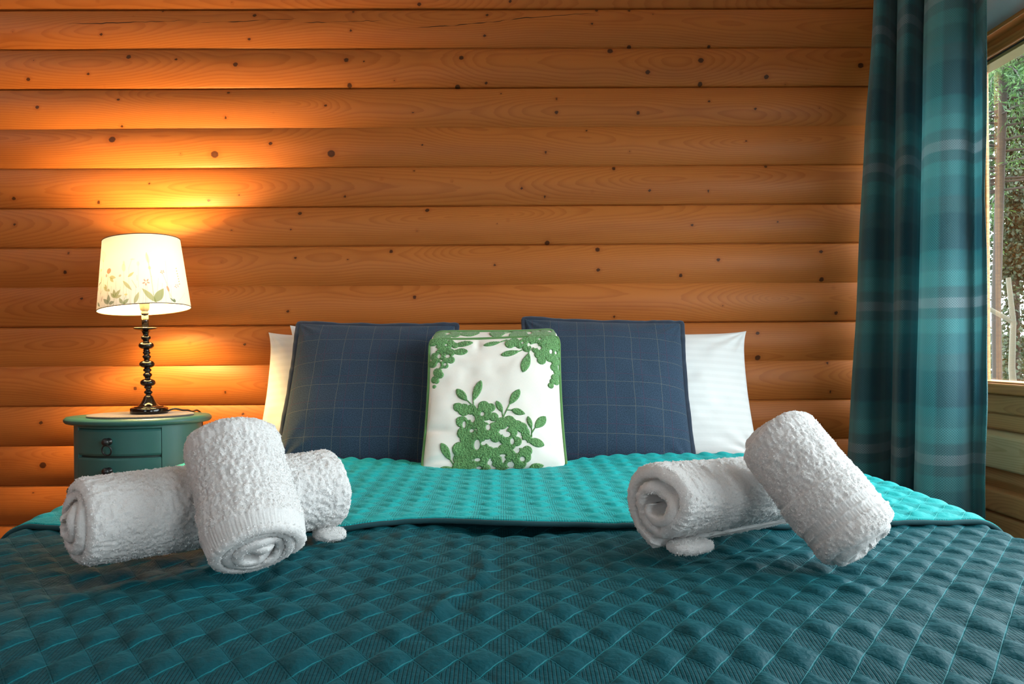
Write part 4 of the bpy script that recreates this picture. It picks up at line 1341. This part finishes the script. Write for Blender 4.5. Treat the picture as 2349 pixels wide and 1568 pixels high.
for th_ in (45, 135, 225, 315):
    x = NX + (BA - .022) * math.cos(rad(th_)); y = NY + (BB - .022) * math.sin(rad(th_))
    grid_obj('leg', lathe([(0, 0), (.010, 0), (.011, .01), (.016, .35), (.019, .46), (.014, .48), (.020, .495), (.020, .513), (0, .513)], 24, c=(x, y, 0)), M['green_paint'], ns_, cu=True)

mz = NTOP + .0003
mt = grid_obj('felt_mat', lathe([(0, 0), (.138, 0), (.140, .001), (.140, .0048), (.138, .006), (0, .006)], 80, 1.0, .80, c=(NX + .013, NY - .018, mz)), M['felt'], None, cu=True)
tag(mt, 'round grey felt mat under the lamp on the green bedside table', 'mat')

LX, LY, LZ = -.979, 2.312, mz + .0062
TILT = -.036
lamp = tag(empty('table_lamp', (LX, LY, LZ)), 'lit table lamp with turned black stem and wildflower printed shade', 'lamp')
zz = lambda y: (1080 - y) / 1993.


def prof_of(l): return [(r / 1993., zz(y)) for y, r in l]


grid_obj('base', lathe([(0, 0)] + prof_of([(1080, 96), (1076, 98), (1054, 98), (1049, 95), (1046, 88), (1045, 0)]), 72, c=(LX, LY, LZ), shear=TILT * .3), M['black_gloss'], lamp, cu=True)
stem_l = [(1046, 0), (1046, 76), (1042, 76), (1040, 68), (1036, 55), (1025, 42), (1005, 31), (990, 25), (984, 21), (980, 14), (974, 14), (970, 19), (963, 23), (957, 19), (953, 13), (946, 13), (938, 21), (931, 21)]


def bead(yc, ry, r): return [(yc + ry * math.cos(t), r * math.sin(t) ** .75 if r * math.sin(t) > 14 else 14) for t in np.linspace(0.25, PI - .25, 14)]


stem_l += bead(910, 21, 40)
stem_l += [(886, 15), (880, 15), (876, 20), (868, 24), (861, 22), (856, 14), (850, 14), (845, 22), (838, 22), (832, 16)] + bead(808, 21, 40)
stem_l += [(784, 15), (778, 16), (772, 21), (764, 23), (758, 15), (752, 15), (749, 20), (743, 20), (738, 15), (732, 17)] + bead(705, 21, 40)
stem_l += [(681, 16), (674, 16), (668, 24), (657, 25), (650, 14), (643, 14), (636, 17), (628, 20), (622, 30), (618, 50), (613, 61), (609, 63), (606, 61), (605, 20), (604, 0)]
grid_obj('stem', lathe(prof_of(stem_l), 48, c=(LX, LY, LZ), shear=TILT), M['black_gloss'], lamp, cu=True)
grid_obj('candle_tube', lathe(prof_of([(606, 0), (606, 18), (530, 18), (530, 0)]), 32, c=(LX, LY, LZ), shear=TILT), M['black_gloss'], lamp, cu=True)
grid_obj('socket', lathe(prof_of([(531, 0), (531, 21), (526, 22), (521, 20), (515, 17), (512, 22), (500, 25), (478, 28), (440, 28), (436, 20), (378, 20), (378, 0)]), 32, c=(LX, LY, LZ), shear=TILT), M['socket'], lamp, cu=True)
# bulb
bz = zz(378)
bp = [(0, bz)] + [(.013, bz), (.013, bz + .012)] + [(.030 * math.sin(t), bz + .055 - .030 * math.cos(t)) for t in np.linspace(.5, PI, 16)]
bp[-1] = (0, bp[-1][1])
grid_obj('bulb', lathe(bp, 32, c=(LX, LY, LZ), shear=TILT), M['bulb'], lamp, cu=True)
# shade -------------------------------------------------------------
SZ0, SZ1, SR0, SR1 = zz(506), zz(128), .1205, .0995
na, nh = 1000, 200
aa = np.linspace(0, 2 * PI, na, endpoint=False)        # 0 = front (towards the camera), + to the right
hh = np.linspace(0, 1, nh)
TH, HH = np.meshgrid(aa, hh)
ss = ((TH + PI) % (2 * PI) - PI) * .121                 # arc position, metres
hm = HH * .195
paint = np.zeros((nh, na, 3)) + np.array([.91, .88, .81])
fade = 1 - .0 * HH


def zoom_to(px, py):
    t0 = min(max((py - 172) / 1090., 0), 1)
    xc, hw = 850 + 60 * t0, 640 + 140 * t0
    th_ = math.asin(max(-1, min(1, (px - xc) / hw)))
    yt = 172 + 96 * (1 - math.cos(th_)); yb = 1258 + 88 * (1 - math.cos(th_)) - 32 * math.sin(th_)
    h_ = 1 - (py - yt) / (yb - yt)
    return th_ * .121, h_ * .195


def blend(mask, col, al):
    global paint
    mm = (np.clip(mask, 0, 1) * al)[..., None]
    paint = paint * (1 - mm) + np.array(col) * mm


def dab(px, py, rx, ry, ang, col, al=.7):
    s, h = zoom_to(px, py)
    k_ = .195 / 1090.
    dx, dy = ss - s, hm - h
    c_, s_ = math.cos(ang), math.sin(ang)
    a_, b_ = (dx * c_ + dy * s_) / (rx * k_), (-dx * s_ + dy * c_) / (ry * k_)
    blend((1 - np.hypot(a_, b_)) * min(rx, ry) * k_ / .0009 + .5, col, al)


def stroke(pts, col, w=.0007, al=.5):
    P_ = [zoom_to(*p) for p in pts]
    for (s0, h0_), (s1, h1_) in zip(P_[:-1], P_[1:]):
        dx, dy = s1 - s0, h1_ - h0_; L2 = dx * dx + dy * dy + 1e-9
        t = np.clip(((ss - s0) * dx + (hm - h0_) * dy) / L2, 0, 1)
        blend((w - np.hypot(ss - s0 - t * dx, hm - h0_ - t * dy)) / .0007 + .5, col, al)


def leafp(x1, y1, x2, y2, w, col, al=.75):
    s0, h0_ = zoom_to(x1, y1); s1, h1_ = zoom_to(x2, y2)
    dx, dy = s1 - s0, h1_ - h0_; L_ = math.hypot(dx, dy); dx /= L_; dy /= L_
    a_ = ((ss - s0) * dx + (hm - h0_) * dy) / L_; b_ = np.abs(-(ss - s0) * dy + (hm - h0_) * dx)
    wd = w * .195 / 1090. * np.clip(np.sin(PI * np.clip(a_, 0, 1) ** .85), 0, 1)
    blend(np.where((a_ > 0) & (a_ < 1), (wd - b_) / .0009 + .3, 0), col, al)


G1, G2, G3 = (.20, .26, .05), (.07, .14, .05), (.34, .36, .10)
RD, PK, BR_ = (.55, .06, .04), (.66, .20, .12), (.28, .11, .04)


def meadow():
    stroke([(585, 1260), (570, 1080), (550, 900), (570, 760)], G1, .0009); dab(570, 725, 48, 42, .2, (.68, .20, .10), .9); dab(520, 795, 20, 24, .2, PK, .7)
    leafp(585, 820, 725, 838, 30, G3); leafp(600, 830, 680, 905, 26, G3)
    leafp(600, 1235, 470, 1155, 32, G2); leafp(600, 1225, 585, 1085, 34, G2); leafp(600, 1235, 715, 1205, 28, G2)
    leafp(560, 1040, 460, 960, 24, G3); leafp(545, 1000, 485, 925, 22, G3); leafp(560, 1010, 615, 1040, 22, G3)
    leafp(715, 1140, 690, 1010, 30, G1); leafp(715, 1145, 815, 1020, 28, G1); leafp(715, 1150, 630, 1065, 24, G1); leafp(720, 1150, 850, 1110, 24, G3)
    stroke([(700, 1260), (718, 1140), (760, 1040)], G1)
    leafp(850, 890, 1015, 1050, 26, G3); leafp(870, 1250, 800, 1150, 26, G1); leafp(875, 1245, 970, 1170, 28, G1); leafp(920, 1240, 870, 1240, 20, G1)
    stroke([(870, 1240), (900, 1160), (915, 1120)], G1); dab(915, 1105, 24, 14, 0, (.75, .66, .18), .8)
    leafp(1060, 1250, 1120, 1070, 30, G3); leafp(930, 840, 1030, 765, 22, G3)
    stroke([(990, 1250), (960, 1000), (940, 700), (985, 560)], G3, .0006, .35); dab(990, 570, 36, 10, 0, (.75, .62, .34), .4)
    stroke([(880, 1000), (860, 760)], G3, .0006, .35); dab(852, 690, 30, 62, .1, (.78, .60, .30), .5); dab(852, 625, 16, 40, .1, (.78, .60, .30), .45)
    leafp(1375, 1240, 1155, 1015, 40, G3, .8); leafp(1355, 1240, 1455, 1035, 62, G1, .8)
    stroke([(1380, 1260), (1330, 1120), (1280, 850), (1245, 700), (1190, 480)], G1, .0009, .6); dab(1210, 565, 26, 76, .2, (.78, .58, .28), .5); dab(1250, 715, 22, 26, 0, (.66, .48, .2), .6)
    for k_ in range(5):
        t = k_ * 2 * PI / 5 + .3
        dab(1215 + 34 * math.cos(t), 930 + 34 * math.sin(t), 22, 11, -t, RD, .75)
        dab(268 + 16 * math.cos(t), 1000 + 18 * math.sin(t), 13, 7, -t, RD, .9)
        dab(1418 + 18 * math.cos(t), 785 + 18 * math.sin(t), 14, 8, -t, RD, .8)
        dab(1592 + 14 * math.cos(t), 1010 + 20 * math.sin(t), 10, 8, -t, RD, .9)
    stroke([(1215, 960), (1230, 1250)], G1, .0006); stroke([(1420, 800), (1480, 950), (1540, 1180)], G1, .0007)
    dab(1505, 1045, 20, 46, .3, (.45, .20, .10), .85); stroke([(1520, 1090), (1590, 1260)], G1, .0008); leafp(1600, 1260, 1580, 1195, 24, G2, .9); leafp(1590, 1250, 1535, 1180, 14, G2, .9)
    stroke([(455, 950), (420, 570)], G3, .0006, .4)
    for k_ in range(9):
        stroke([(420, 570), (300 + k_ * 22, 480 - 60 * math.sin(k_ / 8 * PI))], G3, .0005, .3); dab(300 + k_ * 22, 470 - 60 * math.sin(k_ / 8 * PI), 12, 9, 0, (.72, .56, .34), .4)
    stroke([(380, 1260), (385, 900), (355, 720)], G2, .0008, .6); dab(358, 700, 38, 22, 0, (.62, .52, .22), .6); leafp(390, 880, 280, 950, 14, G2); leafp(385, 900, 400, 780, 12, G3)
    stroke([(382, 1080), (345, 1010)], G2); stroke([(382, 1080), (430, 1020)], G2); leafp(290, 1205, 385, 1270, 24, G2, .8); leafp(420, 1200, 440, 1100, 14, BR_, .6)
    for y_ in range(730, 1000, 36): dab(282 + (y_ % 5), y_, 20, 8, .3 * (-1) ** y_, G2, .6)
    stroke([(282, 720), (300, 1240)], G2, .0006); leafp(190, 1300, 205, 1200, 26, G2, .95); stroke([(215, 590), (200, 1000)], G2, .0007); dab(185, 1080, 10, 50, 0, BR_, .9); dab(185, 840, 9, 22, 0, BR_, .9)
    for y_ in range(740, 1000, 40): dab(1560 + (y_ - 740) * .22, y_, 14, 10, .5, G2, .75)
    stroke([(1440, 620), (1500, 1000)], G3, .0006, .35); stroke([(1080, 620), (1110, 1000)], G3, .0006, .3); dab(1080, 640, 22, 36, 0, (.8, .66, .42), .35)
    dab(795, 810, 22, 18, .4, PK, .6); stroke([(1000, 890), (1080, 1010)], BR_, .0007, .5); stroke([(1075, 820), (1085, 900)], BR_, .0008, .4)
    for x0_ in range(260, 1640, 62):
        stroke([(x0_, 1262), (x0_ + random.uniform(-40, 40), 1262 - random.uniform(120, 420))], random.choice([G1, G2, G3]), .0005, .35)


meadow()
half = na // 2
qa = na // 4
paint[:, qa:na - qa] = np.roll(paint, half, axis=1)[:, qa:na - qa]      # the same meadow runs round the back
Rz_ = SR0 + (SR1 - SR0) * HH
zl = SZ0 + (SZ1 - SZ0) * HH
PS = np.stack([LX + Rz_ * np.sin(TH) + TILT * zl, LY - Rz_ * np.cos(TH), LZ + zl + .085 * Rz_ * np.sin(TH) + .06 * Rz_ * np.cos(TH)], -1)
colr = np.concatenate([paint, np.ones((nh, na, 1))], -1)
sh_ = grid_obj('shade', PS, M['shade'], lamp, cu=True, uv=np.stack([ss, hm], -1), attrs={'print': ('FLOAT_COLOR', colr)})
sh_['label'] = 'tapered cream shade printed with wildflowers'
for r_ in (0, nh - 1):
    grid_obj('rim', tube(PS[r_, ::8], .0013, 8, closed=True), M['rim'], sh_, cu=True, cv=True)
# spider that carries the shade
top_c = PS[-1].mean(0)
bm = bmesh.new()
for k_ in range(3):
    t = k_ * 2 * PI / 3
    e = np.array(PS[-1, int(na * k_ / 3)])
    s_ = np.array([LX + TILT * zz(440), LY, LZ + zz(440)])
    g_ = tube(np.array([s_ + [.012 * math.sin(t), -.012 * math.cos(t), 0], s_ + (e - s_) * .7 + [0, 0, .02], e]), .0011, 6)
    vv = [[bm.verts.new(p) for p in row] for row in g_]
    for i in range(2):
        for j in range(6): bm.faces.new((vv[i][j], vv[i][(j + 1) % 6], vv[i + 1][(j + 1) % 6], vv[i + 1][j]))
bm_obj('spider', bm, M['socket'], lamp)
cd = catmull([(LX + .046, LY + .012, LZ + .006), (LX + .064, LY + .016, LZ + .011), (LX + .080, LY + .03, LZ + .006), (LX + .084, LY + .06, LZ + .0035), (LX + .082, LY + .10, LZ - .0030), (LX + .08, LY + .145, LZ - .0032), (LX + .08, LY + .176, LZ - .02), (LX + .08, LY + .182, LZ - .07), (LX + .08, LY + .182, LZ - .16), (LX + .08, LY + .182, LZ - .3)], 90)
grid_obj('cord', tube(cd, .0026, 10), M['cord'], lamp, cu=True)

# ------------------------------------------------------------------ curtain
ct = tag(empty('curtain', (1.12, 2.25, 0)), 'long teal and grey plaid curtain drawn aside at the window', 'curtain')
# plan of the folds, as (photo column at the frame top / at the bed, depth at top / at bed)
CP = [(2014, 1941, 2.44, 2.42), (2011, 1938, 2.40, 2.37), (2022, 1960, 2.355, 2.315), (2042, 1998, 2.36, 2.31), (2058, 2032, 2.41, 2.37), (2066, 2045, 2.45, 2.43),
      (2066, 2040, 2.40, 2.36), (2072, 2040, 2.33, 2.27), (2090, 2050, 2.27, 2.21), (2112, 2074, 2.28, 2.215), (2130, 2090, 2.35, 2.29), (2140, 2100, 2.385, 2.33),
      (2134, 2097, 2.30, 2.25), (2132, 2092, 2.22, 2.17), (2150, 2110, 2.15, 2.10), (2190, 2160, 2.105, 2.06), (2225, 2205, 2.10, 2.06), (2240, 2228, 2.135, 2.085), (2248, 2240, 2.125, 2.075), (2262, 2252, 2.06, 2.05), (2271, 2259, 2.035, 2.045), (2269, 2257, 2.06, 2.07)]
CP = np.array(CP, float)
zt, zb = 1.935, .52


def colx(px, Y): return at(px, 800, Y).x


topP = catmull([(colx(a, c), c) for a, b, c, d in CP], 420)
botP = catmull([(colx(b, d), d) for a, b, c, d in CP], 420)
cloth = np.concatenate([[0], np.cumsum(np.linalg.norm(np.diff((topP * .5 + botP * .5), axis=0), axis=1))])
zs = np.linspace(1.965, .05, 440)
ZC, SCg = np.meshgrid(zs, cloth, indexing='ij')
w_ = ((zt - ZC) / (zt - zb))
wc = w_[..., None]
XYc = topP[None] * (1 - wc) + botP[None] * wc
wob = .006 * vnoise(v3(SCg * 6, ZC * 2.2, .4)) + .0025 * vnoise(v3(SCg * 14, ZC * 5, 1.4))
edge_in = sstep(cloth[-1] - .06, cloth[-1], SCg) * (.010 * np.exp(-((ZC - 1.28) / .10) ** 2) - .004 * np.exp(-((ZC - .75) / .1) ** 2))
Pc = np.stack([XYc[..., 0] + wob - edge_in, XYc[..., 1] + wob * .6, ZC], -1)
grid_obj('drape', Pc, M['plaid'], ct, uv=np.stack([SCg, ZC - .218 + .004 * vnoise(v3(SCg * 5, ZC * 3))], -1))
# rail and rings above the drape
rp = np.array([(1.115, 2.46, 1.972), (1.15, 2.2, 1.972), (1.175, 1.95, 1.972), (1.19, .9, 1.972)])
rl = tag(empty('curtain_rail', (1.15, 2.2, 1.972)), 'slim curtain rail above the plaid curtain, at the slope of the ceiling', 'curtain rail')
grid_obj('rod', tube(np.array([(1.13, 2.47, 1.985), (1.13, .75, 1.985)]), .008, 14), M['black_iron'], rl, cu=True)
for y in (2.44, 1.6, .8):
    bm = bmesh.new(); add_box(bm, (1.124, y - .006, 1.985), (1.136, y + .006, 2.055))
    bm_obj('bracket', bm, M['black_iron'], rl)

# ------------------------------------------------------------------ outside
g_ = box_obj('ground', (WX + .2, -14, -.30), (26, 22, -.20), M['lawn']); g_['kind'] = 'structure'


def leaves_mesh(pts, dirs, size, asp=.3, seed=0):
    """folded little leaves: two quads meeting on a midrib"""
    r_ = np.random.RandomState(seed)
    n_ = len(pts)
    d = dirs / (np.linalg.norm(dirs, axis=1, keepdims=True) + 1e-9)
    s = np.cross(d, r_.randn(n_, 3)); s /= np.linalg.norm(s, axis=1, keepdims=True) + 1e-9
    nn = np.cross(d, s)
    L_ = (size * r_.uniform(.6, 1.3, n_))[:, None]
    b = pts; tip = pts + d * L_; mid = pts + d * L_ * .5 + nn * L_ * .06
    l_ = mid + s * L_ * asp * .5 - nn * L_ * .08; r2 = mid - s * L_ * asp * .5 - nn * L_ * .08
    V_ = np.stack([b, l_, tip, mid, r2], 1).reshape(-1, 3)
    o_ = np.arange(n_)[:, None] * 5
    q_ = np.concatenate([o_ + [0, 1, 2, 3], o_ + [0, 3, 2, 4]])
    return V_, q_


def branchy(root_p, height, n1, r0, m, parent, name, seed, spread=.5, lean=(0, 0)):
    r_ = random.Random(seed)
    Vs, Qs, off = [], [], 0
    tips = []

    def limb(p, d, L_, rad_, depth):
        nonlocal off
        k_ = 7
        pts = [Vector(p)]; dd = Vector(d)
        for i in range(k_):
            dd = (dd + Vector((r_.uniform(-1, 1), r_.uniform(-1, 1), r_.uniform(-.5, .7))) * .16).normalized()
            pts.append(pts[-1] + dd * L_ / k_)
        g2 = tube(np.array([list(q) for q in pts]), np.linspace(rad_, rad_ * .45, k_ + 1), 7)
        Vs.append(g2.reshape(-1, 3)); Qs.append(grid_faces(k_ + 1, 7, cu=True, off=off)); off += g2.size // 3
        tips.append((pts[-1], dd.copy())); tips.append((pts[-3], dd.copy()))
        if depth > 0:
            for j in range(n1 if depth > 1 else n1 + 1):
                q = pts[r_.randint(2, k_)]
                nd = (dd + Vector((r_.uniform(-1, 1), r_.uniform(-1, 1), r_.uniform(-.3, .8))) * spread * 1.6).normalized()
                limb(q, nd, L_ * r_.uniform(.45, .7), rad_ * .5, depth - 1)
    limb(root_p, (lean[0], lean[1], 1), height, r0, 3)
    me_ = raw_mesh(name, np.concatenate(Vs), np.concatenate(Qs))
    link(name, me_, m, parent)
    return tips


# conifer with hanging sprays
con = tag(empty('conifer_tree', (3.35, 5.55, -.2)), 'green conifer tree with drooping sprays outside the window', 'tree')
grid_obj('trunk', tube(np.array([(3.35, 5.55, -.25), (3.33, 5.53, 1.2), (3.37, 5.5, 2.6), (3.36, 5.52, 4.2)]), [.032, .030, .026, .02], 14), M['bark'], con, cu=True)
rs = np.random.RandomState(21)
pts, dirs = [], []
bV, bQ, boff = [], [], 0
for k_ in range(120):
    z = rs.uniform(1.9, 3.7); t = rs.uniform(0, 2 * PI); L_ = rs.uniform(.7, 1.35) * (1.15 - .18 * (z - 1.9))
    p0 = np.array([3.36, 5.52, z]); d = np.array([math.cos(t), math.sin(t), .05])
    s = np.linspace(0, 1, 9)[:, None]
    path = p0 + d * L_ * s + np.array([0, 0, -.38]) * s ** 2 * L_
    g2 = tube(path, np.linspace(.008, .002, 9), 6); bV.append(g2.reshape(-1, 3)); bQ.append(grid_faces(9, 6, cu=True, off=boff)); boff += 54
    for j in range(34):
        f_ = rs.uniform(.15, 1); q = p0 + d * L_ * f_ + np.array([0, 0, -.38]) * f_ ** 2 * L_
        sd = d * .6 + rs.randn(3) * .55; sd[2] -= .55; sd /= np.linalg.norm(sd)
        sl = rs.uniform(.12, .26)
        for i in range(11):
            pts.append(q + sd * sl * i / 11); dirs.append(sd + rs.randn(3) * .55)
link('branch', raw_mesh('branch', np.concatenate(bV), np.concatenate(bQ)), M['bark'], con)
Vl, Ql = leaves_mesh(np.array(pts), np.array(dirs), .038, .24, 3)
fo = link('foliage', raw_mesh('foliage', Vl, Ql), M['conifer'], con, smooth=False)

# bare shrub close to the glass
shb = tag(empty('garden_shrub', (2.28, 3.58, -.2)), 'pale bare branching shrub with a few russet leaves outside the window', 'shrub')
tips = branchy((2.28, 3.58, -.22), 1.45, 3, .024, M['twig'], shb, 'branches', 5, .55, (-.02, .02))
tp = np.array([list(t[0]) for t in tips]); td = np.array([list(t[1]) for t in tips])
rs = np.random.RandomState(4)
sel_ = rs.rand(len(tp)) < .22
Vl, Ql = leaves_mesh(tp[sel_] + rs.randn(sel_.sum(), 3) * .02, td[sel_] + [0, 0, -.6], .075, .5, 2)
link('leaves', raw_mesh('leaves', Vl, Ql), M['russet'], shb, smooth=False)

# ivy-clad trunk farther off, and hedge
ivt = tag(empty('ivy_tree', (4.60, 7.35, -.2)), 'ivy covered tree trunk farther away outside the window', 'tree')
grid_obj('trunk', tube(np.array([(4.60, 7.35, -.25), (4.60, 7.35, 1.5), (4.56, 7.3, 4.5)]), [.040, .034, .03], 12), M['bark'], ivt, cu=True)
n_ = 26000
z = np.where(rs.rand(n_) < .12, rs.uniform(-.1, 1.7, n_), rs.uniform(1.5, 4.6, n_)); t = rs.uniform(0, 2 * PI, n_); r_ = .04 + .34 * rs.rand(n_) ** 2 * (1 + .5 * np.sin(z * 3))
pp = np.stack([4.60 + r_ * np.cos(t), 7.35 + r_ * np.sin(t), z], -1)
Vl, Ql = leaves_mesh(pp, np.stack([np.cos(t), np.sin(t), -.6 + 0 * t], -1) + rs.randn(n_, 3) * .5, .042, .7, 9)
link('foliage', raw_mesh('foliage', Vl, Ql), M['ivy'], ivt, smooth=False)

hd = tag(empty('hedge', (5.6, 9.0, -.2)), 'low dark hedge at the far end of the garden outside the window', 'hedge')
n_ = 9000
pp = np.stack([rs.uniform(3.5, 9.0, n_), 9.0 + rs.randn(n_) * .35, -.2 + 1.15 * rs.rand(n_) ** .8], -1)
Vl, Ql = leaves_mesh(pp, rs.randn(n_, 3) + [0, -.5, .5], .11, .7, 12)
link('foliage', raw_mesh('foliage', Vl, Ql), M['hedge'], hd, smooth=False)

# ------------------------------------------------------------------ daylight
wd = bpy.data.worlds.new('overcast_sky'); SC.world = wd; wd.use_nodes = True
nt = wd.node_tree; nt.nodes.clear()
ou = nt.nodes.new('ShaderNodeOutputWorld'); bg = nt.nodes.new('ShaderNodeBackground')
tc = nt.nodes.new('ShaderNodeTexCoord'); sp = nt.nodes.new('ShaderNodeSeparateXYZ'); rp_ = nt.nodes.new('ShaderNodeValToRGB')
nt.links.new(tc.outputs['Generated'], sp.inputs[0]); nt.links.new(sp.outputs[2], rp_.inputs[0])
rp_.color_ramp.elements[0].color = (.88, .94, 1.0, 1); rp_.color_ramp.elements[1].color = (.93, .97, 1.0, 1)
nt.links.new(rp_.outputs[0], bg.inputs[0]); bg.inputs[1].default_value = 15.0
nt.links.new(bg.outputs[0], ou.inputs[0])
for nm, loc, rot, sx, sy in (('portal_right', (WX + .12, (WIN_Y0 + WIN_Y1) / 2, 1.25), (0, rad(90), 0), .95, WIN_Y1 - WIN_Y0),
                             ('portal_right_rear', (WX + .12, -1.05, 1.25), (0, rad(90), 0), .95, 1.4),
                             ('portal_front', (-1.0, YF - .1, 1.525), (rad(90), 0, 0), .78, 1.0)):
    l_ = bpy.data.lights.new(nm, 'AREA'); l_.shape = 'RECTANGLE'; l_.size = sx; l_.size_y = sy
    l_.cycles.is_portal = True
    o_ = bpy.data.objects.new(nm, l_); COL.objects.link(o_); o_.location = loc; o_.rotation_euler = rot
SC.cycles.sample_clamp_indirect = 8.0
SC.cycles.max_bounces = 10
SC.cycles.diffuse_bounces = 6
SC.cycles.transparent_max_bounces = 12
